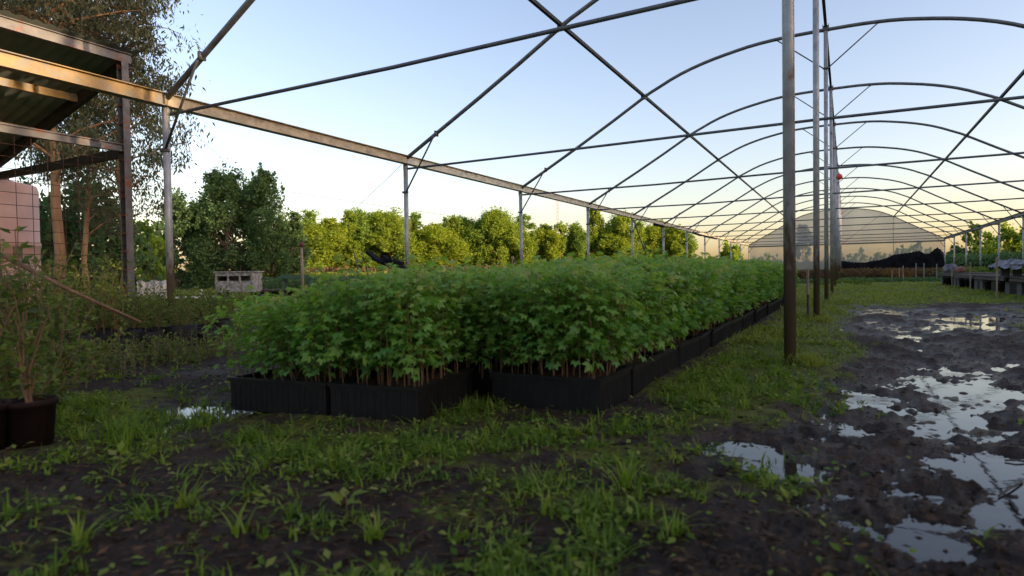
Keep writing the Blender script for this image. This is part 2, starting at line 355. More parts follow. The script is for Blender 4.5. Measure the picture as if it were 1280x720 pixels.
# ------------------------------------------------------------------ greenhouse frame
TL, TC, TR = -6.238, -.296, 5.541; S0 = 4.026; MID = (TL+TR)/2; HW = (TR-TL)/2
S = lambda i: S0+4*i
gh = empty('greenhouse', (MID, S0, 0), 'bare arched greenhouse frame of galvanised tube with a milky film across its far gable', 'greenhouse')
ghp = np.array([MID, S0, 0])
def part(mb, name, m, smooth=False):
    mb.v = [tuple(np.array(p)-ghp) for p in mb.v]; return mb.build(name, m, gh, smooth)
PRO = [(0, 4.70), (.6, 4.695), (1.13, 4.66), (1.83, 4.53), (2.2, 4.43), (2.5, 4.33), (2.75, 4.215), (3.0, 4.08), (3.25, 3.935), (4.5, 3.22), (5.86, 2.47)]
PX = [p[0] for p in PRO]; PY = [p[1] for p in PRO]
def ah(t): return float(np.interp(abs(t-MID), PX, PY))
for i in range(12):
    s = S(i)
    pts = [(MID+r, s, h) for r, h in [(-a, b) for a, b in PRO[::-1]]+PRO[1:]]
    # refine the curved middle
    rr = np.concatenate([np.linspace(-5.86, -3.1, 5), np.linspace(-3.0, 3.0, 31), np.linspace(3.1, 5.86, 5)])
    hh = np.interp(np.abs(rr), PX, PY); hh[4:-4] = np.convolve(np.pad(hh[4:-4], 1, mode='edge'), [.25, .5, .25], 'valid')
    sag = .01*math.sin(i*2.1)
    am = MB().tube([(MID+r, s, h+sag) for r, h in zip(rr, hh)], .030, 10)
    part(am, 'arch', m_arch, True)
    for tq in (-3.485, TC, 2.783):
        zq = ah(tq); part(MB().box((tq, s, zq+.015), (.085, .09, .075)).tube([(tq+.045, s, zq-.05), (tq+.045, s, zq+.09)], .006, 5).tube([(tq-.045, s, zq-.05), (tq-.045, s, zq+.09)], .006, 5), 'clamp', m_tie)
    for t in (TL, TR):
        lean = .012*math.sin(i*3.7+t)
        part(MB().tube([(t+lean, s, -.25), (t, s, 2.50)], .036, 12).box((t, s, 2.335), (.085, .02, .085)), 'post', m_post, True)
        sg = 1 if t == TL else -1
        tb = t+sg*.62
        mb = MB().tube([(t+sg*.03, s-.035, 1.93), (tb-sg*.05, s-.035, ah(tb-sg*.05)-.035), (tb, s-.035, ah(tb)-.01)], .013, 8)
        mb.box((t, s-.02, 1.93), (.09, .05, .03)).box((tb, s-.01, ah(tb)), (.03, .075, .08))
        part(mb, 'knee_brace', m_tie, True)
    part(MB().tube([(TC+.01*math.sin(i*5), s, -.25), (TC, s, ah(TC)-.02)], .034, 14), 'post', m_post, True)
    mb = MB(); yb = 4.03
    for sg in (-1, 1):
        te = TC+sg*.78; mb.tube([(TC+sg*.035, s-.03, yb), (te, s-.03, ah(te)-.03)], .011, 8)
    mb.box((TC, s-.03, yb), (.10, .04, .025)); mb.box((TC-.78, s-.02, ah(TC-.78)-.02), (.03, .06, .04)); mb.box((TC+.78, s-.02, ah(TC+.78)-.02), (.03, .06, .04))
    part(mb, 'ridge_brace', m_tie, True)
    if i in (0, 1, 2, 3, 4, 5, 6, 7, 8, 9, 10):
        dz = .015*math.sin(i*1.7)
        part(MB().tube([(TL, s+.045, 2.315), ((TL+TC)/2, s+.045, 2.30+dz), (TC, s+.045, 2.325), ((TR+TC)/2, s+.045, 2.31-dz), (TR, s+.045, 2.33)], .0175, 8), 'tie_bar', m_tie, True)
    else:
        part(MB().bar((TL, s+.05, 2.31), (TR, s+.05, 2.31), .05, .09), 'tie_bar', m_tie)
for t, sg in ((TL, 1), (TR, -1)):                       # gutters: a channel along each row
    for k in range(-1, 11):
        a, b = (S(k), S(k+1)-.004)
        if k == -1: a = S0-6
        mb = MB(); o = sg*.045
        mb.box((t+o, (a+b)/2, 2.445), (.006, b-a, .118))
        mb.box((t+o+sg*.015, (a+b)/2, 2.508), (.05, b-a, .008)); mb.box((t+o+sg*.015, (a+b)/2, 2.382), (.05, b-a, .008))
        mb.box((t-o, (a+b)/2, 2.445), (.006, b-a, .118)).box((t, (a+b)/2, 2.3885), (.084, b-a, .005))
        part(mb, 'gutter', (m_sunlit_ochre if k < 0 else m_gutter if k > 0 else m_tan) if t == TL else m_tie)  # left run: painted sun glow fades from near to far segments
for t, hz in ((TC, ah(TC)+.055), (-3.485, 4.045), (2.783, 4.03)):
    part(MB().bar((t, -1.2, hz), (t, S(11)+.1, hz), .045, .05), 'purlin', m_purl)
# end wall: intermediate posts, film
for t in (-3.2, 2.75):
    part(MB().tube([(t, S(11), -.2), (t, S(11), ah(t)-.03)], .022, 8), 'post', m_post)
# gable bracing seen through the last bays
part(MB().tube([(-3.4, S(11)-.1, 3.9), (-.6, S(11)-.1, 2.35)], .012, 6), 'gable_brace', m_tie)
part(MB().tube([(2.2, S(11)-.1, 4.3), (-.2, S(11)-.1, 2.35)], .012, 6), 'gable_brace', m_tie)
ts = np.linspace(TL+.04, TR-.04, 60); vs = []; fs = []
for k, t in enumerate(ts): vs += [(t, S(11)+.085+.02*math.sin(t*5), 2.36), (t, S(11)+.085+.015*math.sin(t*3), max(2.37, ah(t)+.01))]
for k in range(59): fs.append((2*k, 2*k+2, 2*k+3, 2*k+1))
part(MB().add(vs, fs), 'gable_film', m_filmhi, True)
vs = []
for k, t in enumerate(ts): vs += [(t, S(11)+.11+.03*math.sin(t*4), .05), (t, S(11)+.11+.02*math.sin(t*3), 2.355)]
part(MB().add(vs, fs), 'wall_film', m_filmlo, True)
# long diagonal wind brace from the fifth post to the ground
part(MB().tube([(TL+.05, S(4), 2.32), (TL+.05, S(4)+2.9, .05)], .022, 8), 'wind_brace', m_tie, True)
# short rolled-up netting hung under the gutter
for (sa, sb) in ((S(5)-1.6, S(5)-.1), (S(7)-3.2, S(8)-1.0)):
    q = MB().tube([(TL+.06+.01*math.sin(k), sa+(sb-sa)*k/8, 2.33+.012*math.sin(k*2.3)) for k in range(9)], [.02]+[.045+.01*math.sin(k*3) for k in range(7)]+[.02], 8).build('rolled_netting', m_blackcloth, None, True)
    tag(q, 'thin roll of black netting hung under the left gutter '+('by the sixth post' if sa < S(5) else 'further down near the ninth post'), 'netting roll', 'rolled netting under the gutter')

# ------------------------------------------------------------------ seedling bed
def leaf_unit(kind):   # unit leaves lying along +x in the xy-plane: (verts, quads)
    if kind == 'seed':      # lobed leaf cut into five leaflets
        V = []; Q = []
        for (x0, y0, a, L, w) in [(.25, .0, 0, .75, .30), (.22, .05, .75, .62, .26), (.22, -.05, -.75, .62, .26), (.12, .05, 1.45, .42, .2), (.12, -.05, -1.45, .42, .2)]:
            c, s = math.cos(a), math.sin(a); o = len(V)
            for (u, v, z) in [(0, 0, 0), (.5, w, .05), (1, 0, -.10), (.5, -w, .05), (.5, 0, -.02)]:
                x = u*L; y = v*L*1.0; V.append((x0+c*x-s*y, y0+s*x+c*y, z*L-.12*(x0+x)**2))
            Q += [(o, o+4, o+2, o+1), (o, o+3, o+2, o+4)]
        return np.array(V), np.array(Q)
    if kind == 'quad':
        return np.array([(0, -.5, 0), (1, -.38, -.1), (1.0, .42, -.05), (.05, .5, .08)], float)-np.array([.5, 0, 0]), np.array([(0, 1, 2, 3)])
    if kind == 'kite':
        return np.array([(0, 0, 0), (.45, .28, .03), (1, 0, -.12), (.45, -.28, .03)], float), np.array([(0, 3, 2, 1)])
    if kind == 'lance':
        return np.array([(0, 0, 0), (.4, .15, .02), (1, 0, -.06), (.4, -.15, .02)], float), np.array([(0, 3, 2, 1)])
def basis(d, up, twist=None):   # batches of frames with x along d
    d = d/np.linalg.norm(d, axis=1, keepdims=True); y = np.cross(up, d); y /= np.linalg.norm(y, axis=1, keepdims=True)+1e-9; z = np.cross(d, y)
    if twist is not None:
        c, s = np.cos(twist)[:, None], np.sin(twist)[:, None]; y, z = y*c+z*s, z*c-y*s
    return d, y, z
def scatter(kind, pos, d, size, up=None, twist=None, tone=None):   # returns V,F,tone
    U, Q = leaf_unit(kind); n = len(pos)
    if up is None: up = np.tile([0, 0, 1.], (n, 1))
    x, y, z = basis(d, up, twist); size = np.asarray(size).reshape(-1, 1, 1)*np.ones((n, 1, 1))
    V = pos[:, None, :]+size*(U[None, :, 0:1]*x[:, None, :]+U[None, :, 1:2]*y[:, None, :]+U[None, :, 2:3]*z[:, None, :])
    F = Q[None]+(np.arange(n)*len(U))[:, None, None]
    t = np.repeat(rng.random(n) if tone is None else tone, len(U))
    return V.reshape(-1, 3), F.reshape(-1, Q.shape[1]), t
def seedling_parts(h, seed):
    r = np.random.default_rng(seed)
    bend = r.normal(0, .03, 2); zz = np.linspace(0, 1, 5)
    st = np.stack([bend[0]*zz**2*1.0, bend[1]*zz**2, zz*h], -1)
    pos = []; d = []; sz = []
    nn = 32
    for k in range(nn):
        f_ = .24+.76*(k/(nn-1))**.85; z = f_*h; p = np.array([bend[0]*f_**2, bend[1]*f_**2, z])
        a = k*2.4+r.normal(0, .5)
        for j in range(2 if k < nn-1 else 3):
            a2 = a+j*math.pi+r.normal(0, .35) if k < nn-1 else a+j*2.1
            el = r.normal(.15+.3*(k/nn), .3); reach = r.uniform(.010, .078)*(1.25-.6*k/nn)
            dd = np.array([math.cos(a2)*math.cos(el), math.sin(a2)*math.cos(el), math.sin(el)])
            pos.append(p+dd*reach); d.append(np.array([dd[0], dd[1], dd[2]-r.uniform(.1, .7)])); sz.append(r.uniform(.024, .050)*(1.12-.3*k/nn))
    pos = np.array(pos); d = np.array(d)
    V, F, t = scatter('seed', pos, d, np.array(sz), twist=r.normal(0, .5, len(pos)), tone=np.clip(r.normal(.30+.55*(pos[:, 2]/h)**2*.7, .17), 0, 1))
    return st, V, F, t
def stem_np(st, r0=.0030, r1=.0008, n=4):
    V = []; F = []
    k = len(st)
    for i, p in enumerate(st):
        rr = r0+(r1-r0)*i/(k-1)
        for j in range(n): V.append((p[0]+rr*math.cos(j*math.pi*2/n), p[1]+rr*math.sin(j*math.pi*2/n), p[2]))
    for i in range(k-1):
        for j in range(n): F.append((i*n+j, i*n+(j+1) % n, (i+1)*n+(j+1) % n, (i+1)*n+j))
    return np.array(V), np.array(F)
VAR = [seedling_parts(.44, 100+i) for i in range(12)]
# trays: right-aligned row and two turned trays at the near left corner
TW, TD, TH = .50, .40, .135
def make_tray():
    root = empty('seedling_tray', (0, 0, 0))
    mb = MB(); w, d, h = TW/2-.004, TD/2-.004, TH
    for sx in (-1, 1): mb.box((sx*(w-.004), 0, h/2+.002), (.008, 2*d, h-.004))
    for sy in (-1, 1): mb.box((0, sy*(d-.004), h/2+.002), (2*w-.018, .008, h-.004))
    for k in range(17):
        x = -w+.02+k*(2*w-.04)/16
        for sy in (-1, 1): mb.box((x, sy*(d-.0008), h*.45), (.008, .006, h*.82))
    for k in range(13):
        y = -d+.02+k*(2*d-.04)/12
        for sx in (-1, 1): mb.box((sx*(w-.0008), y, h*.45), (.006, .008, h*.82))
    for sx in (-1, 1): mb.box((sx*w, 0, h+.001), (.018, 2*d+.018, .012))
    for sy in (-1, 1): mb.box((0, sy*d, h+.001), (2*w-.02, .018, .012))
    mb.build('tray_shell', m_black, root)
    n = 14; xs = np.linspace(-w+.009, w-.009, n); ys = np.linspace(-d+.009, d-.009, n)
    vs = [(x, y, h-.02+.012*(random.random()-.5)) for y in ys for x in xs]
    MB().add(vs, [(j*n+i, j*n+i+1, (j+1)*n+i+1, (j+1)*n+i) for j in range(n-1) for i in range(n-1)]).build('soil', m_soil, root)
    return root
tray0 = make_tray(); first = True
def put_tray(x, y, rz, label, tilt=0):
    global first
    o = tray0 if first else copy_tree(tray0); first = False
    o.location = (x, y, .022); o.rotation_euler = (0, tilt, rz)
    tag(o, label, 'tray', 'black trays of the seedling bed'); return o
RGT = -.85; FRONT = 2.30
trays = []
y = FRONT; k = 0
lens = []
while y < 11.6:
    rot = k % 2 == 1
    L = TW if rot else TD; W = TD if rot else TW
    gap = .03 if k % 2 else .008
    off = 0 if k == 0 else random.uniform(-.025, .012)
    put_tray(RGT-W/2+off, y+L/2, (math.pi/2 if rot else 0)+(0 if k < 2 else random.uniform(-.05, .05)),
             ('black ribbed tray at the near right corner of the seedling bed' if k == 0 else f'black ribbed seedling tray, {ORD[k]} back along the right edge of the bed'))
    y += L+gap; k += 1
a0 = .14; ca, sa = math.cos(a0), math.sin(a0); cx, cy = -1.41, 1.865
for j in range(2):
    u = -(TD/2 if j == 0 else TD+TW/2+.012); v = (TW/2 if j == 0 else TD/2+.004)
    put_tray(cx+ca*u-sa*v, cy+sa*u+ca*v, a0+(math.pi/2 if j == 0 else -.02), ['black tray jutting out at the near end of the bed, beside the corner tray', 'black tray at the near left corner of the bed with puddle glinting beneath'][j])
for (x, y, l) in [(-1.70, 2.72, 'black tray hidden behind the jutting front pair of trays'), (-2.20, 2.60, 'black tray on the left edge of the bed just behind the corner tray'), (-2.22, 3.05, 'black tray on the left edge of the bed, third from the near corner')]:
    put_tray(x, y, a0*.5, l)
# plants: jittered grid over the bed
pts = []
def inbed(x, y):
    if -2.48 < x < RGT-.03 and FRONT+.04 < y < 12.4: return True
    u = (x-cx)*ca+(y-cy)*sa; v = -(x-cx)*sa+(y-cy)*ca
    return -.89 < u < -.02 and .03 < v < (.95 if u > -.45 else .70)
sp = .060
gx = np.arange(-2.56, -.84, sp); gy = np.arange(1.6, 12.5, sp)
for j, yy in enumerate(gy):
    for i_, xx in enumerate(gx):
        x = xx+(j % 2)*sp/2+random.uniform(-.016, .016); yv = yy+random.uniform(-.016, .016)
        if yv > 6.5 and random.random() < .30: continue
        if inbed(x, yv): pts.append((x, yv))
pts = np.array(pts)
# visibility: those nearest the exposed front and right edges show largest
def expo(p):
    x, y = p; dist = math.hypot(x, y)
    eb = min(abs(x-RGT), 1.5)
    u = (x-cx)*ca+(y-cy)*sa; v = -(x-cx)*sa+(y-cy)*ca
    ef = v if (x < -1.42) else min(y-FRONT, 9)
    return dist+1.3*min(abs(ef), eb*1.4)
order = np.argsort([expo(p) for p in pts])
def clumptone(x, y): return .55*(float(fbm(np.array([x*2.6+31]), np.array([y*2.6]), 3)[0])-.5)
def splay(x, y):
    left = (-2.30-x)/.25 if y > 2.4 else (-2.10-x)/.3
    lx = .45*min(1, max(0, 1+left)) if x < -2.05 else 0
    rx = random.uniform(.02, .22) if x > RGT-.10 else 0
    fr = .22*max(0, 1-(y-1.75)/.3) if x < -1.42 else .2*max(0, 1-(y-FRONT)/.2)
    return rx-lx*random.uniform(.5, 1), -fr*random.uniform(.3, 1)
def hts(x, y):
    base = .435+.055*(fbm(np.array([x*3.0]), np.array([y*3.0]), 3)[0]-.5)*2+.010*min(y, 8)+.05*(float(fbm(np.array([x*9.0+4]), np.array([y*9.0]), 2)[0])-.5)
    edge = max(0, min(1, 1-(x+2.45)/.65))*.13*max(0, 1-(y-2)/6)
    return base-edge+random.gauss(0, .024)
proto = []
for i, (st, V, F, t) in enumerate(VAR):
    root = empty('seedling', (0, 0, 0))
    sv, sf = stem_np(st); npmesh('stem', sv, sf, m_stem, root)
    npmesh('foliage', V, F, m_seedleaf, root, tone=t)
    proto.append(root)
used = set()
for q in order[:300]:
    x, y = pts[q]; i = int(rng.integers(12))
    if i not in used: o = proto[i]; used.add(i)
    else: o = copy_tree(proto[i])
    hh = hts(x, y); k = hh/.44
    # plants on the rim splay outward a little
    lx, ly = splay(x, y); ty = math.atan(lx); tx = -math.atan(ly)
    o.location = (x, y, .12); o.rotation_euler = (Matrix.Rotation(ty, 3, 'Y') @ Matrix.Rotation(tx, 3, 'X') @ Matrix.Rotation(random.uniform(0, 6.28), 3, 'Z')).to_euler(); o.scale = (k*1.06, k*1.06, k)
    o.rotation_mode = 'XYZ'
    tag(o, 'leafy green seedling on a thin reddish stem, crowded at the near edge of the bed', 'seedling', 'seedlings at the near edge of the bed')
for i in range(12):
    if i not in used: proto[i].location = (-1.6, 3+i*.1, .12); tag(proto[i], 'leafy green seedling on a thin reddish stem, crowded at the near edge of the bed', 'seedling', 'seedlings at the near edge of the bed')
SV = []; SF = []; ST = []; TV = []; TF = []; vo = 0; to = 0
for q in order[300:]:
    x, y = pts[q]; i = int(rng.integers(12)); st, V, F, t = VAR[i]
    hh = hts(x, y); k = hh/.44; a = random.uniform(0, 6.28); c, s = math.cos(a), math.sin(a)
    lx, ly = splay(x, y)
    Rm = np.array([[c, -s, 0], [s, c, 0], [0, 0, 1]]).T*np.array([k*1.1, k*1.1, k])
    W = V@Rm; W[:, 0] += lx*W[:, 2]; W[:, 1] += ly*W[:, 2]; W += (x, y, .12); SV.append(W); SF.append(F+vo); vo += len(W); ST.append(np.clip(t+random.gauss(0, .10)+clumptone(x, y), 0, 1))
    sv, sf = stem_np(st, n=3); W = sv@Rm; W[:, 0] += lx*W[:, 2]; W[:, 1] += ly*W[:, 2]; W += (x, y, .12); TV.append(W); TF.append(sf+to); to += len(W)
mass = npmesh('seedling_mass', np.concatenate(SV+TV), np.concatenate(SF+[f_+vo for f_ in TF]), m_seedleaf, tone=np.concatenate(ST+[np.full(to, .15)]))
mass.data.materials.append(m_stem)
mi = np.zeros(len(mass.data.polygons), np.int32); mi[sum(len(f_) for f_ in SF):] = 1; mass.data.polygons.foreach_set('material_index', mi)
tag(mass, 'dense mass of green seedlings filling the rest of the tray bed', 'seedlings', kind='stuff')

# ------------------------------------------------------------------ grass and weeds (uncountable cover)
def blades(px, py, pz, h, w, lean, seg=3, tones=None):
    n = len(px); a = rng.random(n)*2*math.pi; dx = np.cos(a); dy = np.sin(a)
    V = []; tt = np.linspace(0, 1, seg+1)
    for k, t in enumerate(tt):
        off = lean*h*t**1.8; zz = h*(t-.35*np.minimum(lean, 1.2)*t**2)
        ww = w*(1-t**1.5)*.5+.0003
        cxp = px+dx*off; cyp = py+dy*off
        V.append(np.stack([cxp-dy*ww, cyp+dx*ww, pz+zz], -1)); V.append(np.stack([cxp+dy*ww, cyp-dx*ww, pz+zz], -1))
    V = np.stack(V, 1); m = V.shape[1]
    Q = np.array([(2*k, 2*k+1, 2*k+3, 2*k+2) for k in range(seg)])
    F = Q[None]+(np.arange(n)*m)[:, None, None]
    tn = rng.random(n) if tones is None else tones
    return V.reshape(-1, 3), F.reshape(-1, 4), np.repeat(tn, m)
def fan_points(n, r0, r1, h0=-75, h1=25, power=1.0):
    r = np.exp(rng.uniform(math.log(r0), math.log(r1), n)); a = np.radians(rng.uniform(h0, h1, n))
    return r*np.sin(a), r*np.cos(a)
def keepout(x, y):
    bed = (x > -2.45) & (x < RGT+.01) & (y > FRONT) & (y < 12)
    u = (x-cx)*ca+(y-cy)*sa; v = -(x-cx)*sa+(y-cy)*ca
    return bed | ((u > -.92) & (u < .01) & (v > -.01) & (v < .6))
def gdens(x, y):
    m = moss_field(x, y); n = fbm(x*2.2+40, y*2.2, 3)
    wob = 2.2*(fbm(x*1.1+7, y*.8, 3)-.5)
    track = sstep(-.25, .35, x+.5*wob)*(1-sstep(9.0, 11.5, y+2*wob))*(1-.75*sstep(1.0, 2.2, x+wob)*sstep(4.5, 6.5, y))
    n = .4*n+.6*fbm(x*7+3, y*7+8, 2)
    fg = .30*(1-sstep(2.2, 3.4, y))*(1-sstep(-.5, -.1, x))
    return np.clip((m-.22)*1.3+fg, 0.05, 1)*(.10+.80*sstep(.42, .64, n+.22*(m-.5)))*(1-.93*track)
def cover(nt_, r0, r1, hmin, hmax, w, name, m, label, tonebase=.4, per=(4, 16), sig=.012, fn=gdens, **kw):
    x, y = fan_points(nt_, r0, r1, **kw); d = fn(x, y); z = height(x, y)
    ok = (rng.random(nt_) < d) & ~keepout(x, y) & (z > WZ-.004); x, y, d = x[ok], y[ok], d[ok]
    r = np.hypot(x, y); c = rng.integers(per[0], per[1], len(x)); hs = rng.uniform(.35, 1.3, len(x))*(.6+.5*d); tt = rng.normal(tonebase, .17, len(x)); sz = rng.uniform(.5, 1.6, len(x))
    rep = lambda q: np.repeat(q, c)
    n = int(c.sum()); X, Y, R_ = rep(x), rep(y), rep(r); s_ = sig*rep(sz)*(1+.10*R_)
    X = X+rng.normal(0, 1, n)*s_; Y = Y+rng.normal(0, 1, n)*s_
    Z = height(X, Y); ok = ~keepout(X, Y) & (Z > WZ-.006)
    h = (rng.uniform(hmin, hmax, n)*rep(hs))[ok]; X, Y, Z, R_ = X[ok], Y[ok], Z[ok], R_[ok]; n = len(X)
    V, F, t = blades(X, Y, Z-.003, h, w*(1+R_*.12)*rng.uniform(.6, 1.3, n), rng.uniform(.1, 1.7, n), tones=np.clip(rep(tt)[ok]+rng.normal(0, .1, n), 0, 1))
    o = npmesh(name, V, F, m, tone=t); tag(o, label, 'grass', kind='stuff'); return o
cover(19000, .75, 7, .02, .080, .0046, 'grass', m_grass, 'short sparse grass sprouting from the mud around the seedling bed')
cover(22000, 5, 34, .03, .10, .007, 'lawn', m_lawn, 'low green grass across the middle of the greenhouse', tonebase=.5, sig=.03)
def wd(x, y): return gdens(x, y)*.9
def leaves_cover(n, r0, r1, size, name, m, label, fn, up=.02, **kw):
    x, y = fan_points(n, r0, r1, **kw); z = height(x, y); d = fn(x, y)
    ok = (rng.random(n) < d) & ~keepout(x, y) & (z > WZ); x, y, z = x[ok], y[ok], z[ok]; n = len(x)
    r = np.hypot(x, y)
    a = rng.random(n)*6.283; dd = np.stack([np.cos(a), np.sin(a), rng.uniform(-.1, .7, n)], -1)
    V, F, t = scatter('kite', np.stack([x, y, z+rng.uniform(.002, up, n)], -1), dd, size*rng.uniform(.5, 1.3, n)*(1+.05*r), twist=rng.normal(0, .4, n))
    o = npmesh(name, V, F, m, tone=t); tag(o, label, 'weeds', kind='stuff'); return o
leaves_cover(130000, .8, 20, .021, 'ground_weeds', m_grass, 'tiny broad-leaved weeds creeping over the mud', wd)
# litter: dark crumbs of earth and dead stems on the mud near the camera
def litter(n):
    x, y = fan_points(n, .8, 8); z = height(x, y); ok = (z > WZ+.004) & ~keepout(x, y); x, y, z = x[ok], y[ok], z[ok]; n = len(x)
    a = rng.random(n)*6.283; dd = np.stack([np.cos(a), np.sin(a), rng.uniform(-.15, .25, n)], -1)
    return scatter('lance', np.stack([x, y, z+.003], -1), dd, rng.uniform(.006, .034, n), twist=rng.normal(0, .9, n))
V, F, t = litter(16000)
tag(npmesh('leaf_litter', V, F, m_litter, tone=t), 'dead brown leaf scraps lying on the mud', 'litter', kind='stuff')
# clods of mud
def clods(n):
    x, y = fan_points(n, .9, 12, -40, 20); z = height(x, y)
    keep = (sstep(-.5, 0, x) > rng.random(n)) & (z > -.012); x, y, z = x[keep], y[keep], z[keep]; n = len(x)
    ico = np.array([(1, 0, 0), (-1, 0, 0), (0, 1, 0), (0, -1, 0), (0, 0, 1), (0, 0, -1)], float)
    f8 = np.array([(0, 2, 4), (2, 1, 4), (1, 3, 4), (3, 0, 4), (2, 0, 5), (1, 2, 5), (3, 1, 5), (0, 3, 5)])
    s = rng.uniform(.002, .008, n)[:, None, None]*rng.uniform(.6, 1.4, (n, 6, 1))
    V = np.stack([x, y, z], -1)[:, None]+ico[None]*s*np.array([1, 1, .6]); F = f8[None]+(np.arange(n)*6)[:, None, None]
    return V.reshape(-1, 3), F.reshape(-1, 3)
V, F = clods(7000)
tag(npmesh('mud_clods', V, F, m_ground, attrs={'moss': np.zeros(len(V)), 'wet': np.full(len(V), .75)}), 'small clods of wet mud standing out of the puddles', 'mud', kind='stuff')

def tuft(name, px, py, n, h, w, label, m=m_grass, lean=(.3, 1.3), spread=.010, tone=.6):
    c = G(px, py); z = float(height(np.array([c[0]]), np.array([c[1]]))[0]); z = max(z, 0)
    x = rng.normal(0, spread, n); y = rng.normal(0, spread, n)
    V, F, t = blades(x, y, np.zeros(n)-.005, rng.uniform(.5, 1, n)*h, w*rng.uniform(.7, 1.2, n), rng.uniform(*lean, n), seg=5, tones=np.clip(rng.normal(tone, .15, n), 0, 1))
    o = npmesh(name, V, F, m, tone=t); o.location = (c[0], c[1], z); tag(o, label, 'grass tuft'); return o
tuft('grass_tuft', 783, 628, 34, .125, .0065, 'bright splayed grass tuft alone on the mud in front of the corner tray')
tuft('grass_tuft', 840, 690, 14, .09, .005, 'small grass tuft at the bottom edge, right of the splayed tuft')
tuft('grass_tuft', 230, 650, 22, .11, .006, 'upright grass tuft in the dark left foreground')
tuft('grass_tuft', 100, 700, 20, .10, .007, 'wide-bladed grass tuft at the bottom left corner')
tuft('grass_tuft', 300, 690, 16, .09, .006, 'low grass tuft at the bottom edge, third from the left corner')
tuft('grass_tuft', 470, 690, 30, .08, .006, 'bushy grass tuft beside the broad-leaved weed')
tuft('grass_tuft', 620, 545, 26, .07, .005, 'grass tuft growing where the two front trays meet')
tuft('grass_tuft', 160, 560, 90, .13, .006, 'thick grass clump between the red-brown pots and the left puddle', spread=.055, tone=.45)
tuft('grass_tuft', 320, 560, 60, .08, .006, 'grass clump against the near left tray corner', spread=.045, tone=.45)
tuft('grass_tuft', 1008, 462, 150, .12, .006, 'bright green clump hugging the foot of the nearest centre post', m=m_lawn, spread=.06, tone=.6)
tuft('grass_tuft', 1030, 404, 130, .12, .007, 'green clump at the foot of the second centre post', m=m_lawn, spread=.07, tone=.6)
tuft('grass_tuft', 700, 600, 10, .06, .004, 'thin pale grass sprig in the middle foreground')
def broadweed(px, py, n, size, label):
    c = G(px, py); z = max(0, float(height(np.array([c[0]]), np.array([c[1]]))[0]))
    root = empty('broadleaf_weed', (c[0], c[1], z), label, 'weed')
    a = np.arange(n)*2.4; el = rng.uniform(.2, 1.0, n); d = np.stack([np.cos(a)*np.cos(el), np.sin(a)*np.cos(el), np.sin(el)], -1)
    pos = np.stack([.01*np.cos(a), .01*np.sin(a), rng.uniform(.01, .06, n)*size/.04], -1)
    V, F, t = scatter('kite', pos, d, size*rng.uniform(.7, 1.2, n), tone=rng.uniform(.6, 1, n)); npmesh('foliage', V, F, m_grass, root, tone=t)
    MB().tube([(0, 0, -.01), (.004, 0, .03), (.002, .003, .06*size/.04)], .0015, 5).build('stem', m_stem, root); return root
broadweed(432, 668, 9, .045, 'broad-leaved yellow-green weed in the front left mud')
broadweed(150, 600, 7, .035, 'small broad-leaved weed in front of the left puddle')
broadweed(985, 640, 10, .022, 'tiny bright weed on the mud ridge among the right puddles')
broadweed(835, 540, 8, .025, 'small round-leaved weed beside the corner tray, at the mud edge')
for (a, b, l) in [((1248, 622), (1278, 604), 'thin black stick floating in the large right puddle'), ((1262, 627), (1272, 640), 'short black stick crossing the end of the floating one'),
                  ((1052, 688), (1072, 708), 'thin dark stick in the wet mud at the bottom edge'), ((1256, 577), (1284, 579), 'dark stick at the right edge above the floating ones')]:
    A = G(*a); B = G(*b); mid = (A+B)/2
    mb = MB().tube([A-mid+(0, 0, .004), (0, 0, .007), B-mid+(0, 0, .003)], .0028, 6); o = mb.build('stick', m_twig); o.location = tuple(mid); tag(o, l, 'stick')

# ------------------------------------------------------------------ plants with stems
def shrub(name, loc, h, label, cat, group=None, nst=6, leafm=m_weedleaf, leaf=.03, nleaf=260, spread=.25, stemm=m_stem, low=.1, kind='kite', r=.005):
    root = empty(name, loc, label, cat, group); mb = MB(); pos = []; d = []
    for k in range(nst):
        a = random.uniform(0, 6.28); l = random.uniform(.3, 1)*spread; hh = h*random.uniform(.6, 1)
        path = [(l*t**1.5*math.cos(a+.3*t)+random.gauss(0, .006), l*t**1.5*math.sin(a+.3*t)+random.gauss(0, .006), hh*t) for t in np.linspace(0, 1, 6)]
        mb.tube(path, [r*(1-.7*t) for t in np.linspace(0, 1, 6)], 5)
        for q in range(nleaf//nst):
            t = low+(1-low)*random.random()**.8; i = min(4, int(t*5)); f_ = t*5-i
            p = np.array(path[i])*(1-f_)+np.array(path[i+1])*f_; b = random.uniform(0, 6.28); el = random.gauss(.3, .5)
            dd = np.array([math.cos(b)*math.cos(el), math.sin(b)*math.cos(el), math.sin(el)]); pos.append(p+dd*random.uniform(0, .035)*h/.6); d.append(dd)
    mb.build('stems', stemm, root)
    V, F, t = scatter(kind, np.array(pos), np.array(d), leaf*rng.uniform(.6, 1.3, len(pos)), twist=rng.normal(0, .6, len(pos)))
    npmesh('foliage', V, F, leafm, root, tone=t); return root
def pot(name, loc, r, h, label, m=m_reddark, cat='pot', group=None, n=20):
    root = empty(name, loc, label, cat, group)
    MB().lathe((0, 0, 0), [(0.001, 0), (r*.8, 0), (r*.95, h*.9), (r*1.05, h*.9), (r*1.06, h), (r*.97, h), (r*.94, h*.88)], n).build('pot_wall', m, root, True)
    MB().lathe((0, 0, 0), [(r*.94, h*.9), (.001, h*.93)], n).build('soil', m_soil, root)
    return root
p1 = PG(32, 2.1); p2 = PG(-35, 2.0)
pot('plant_pot', p1, .078, .185, 'red-brown pot at the left edge, the one nearer the bed')
pot('plant_pot', p2, .085, .19, 'red-brown pot cut off by the left edge')
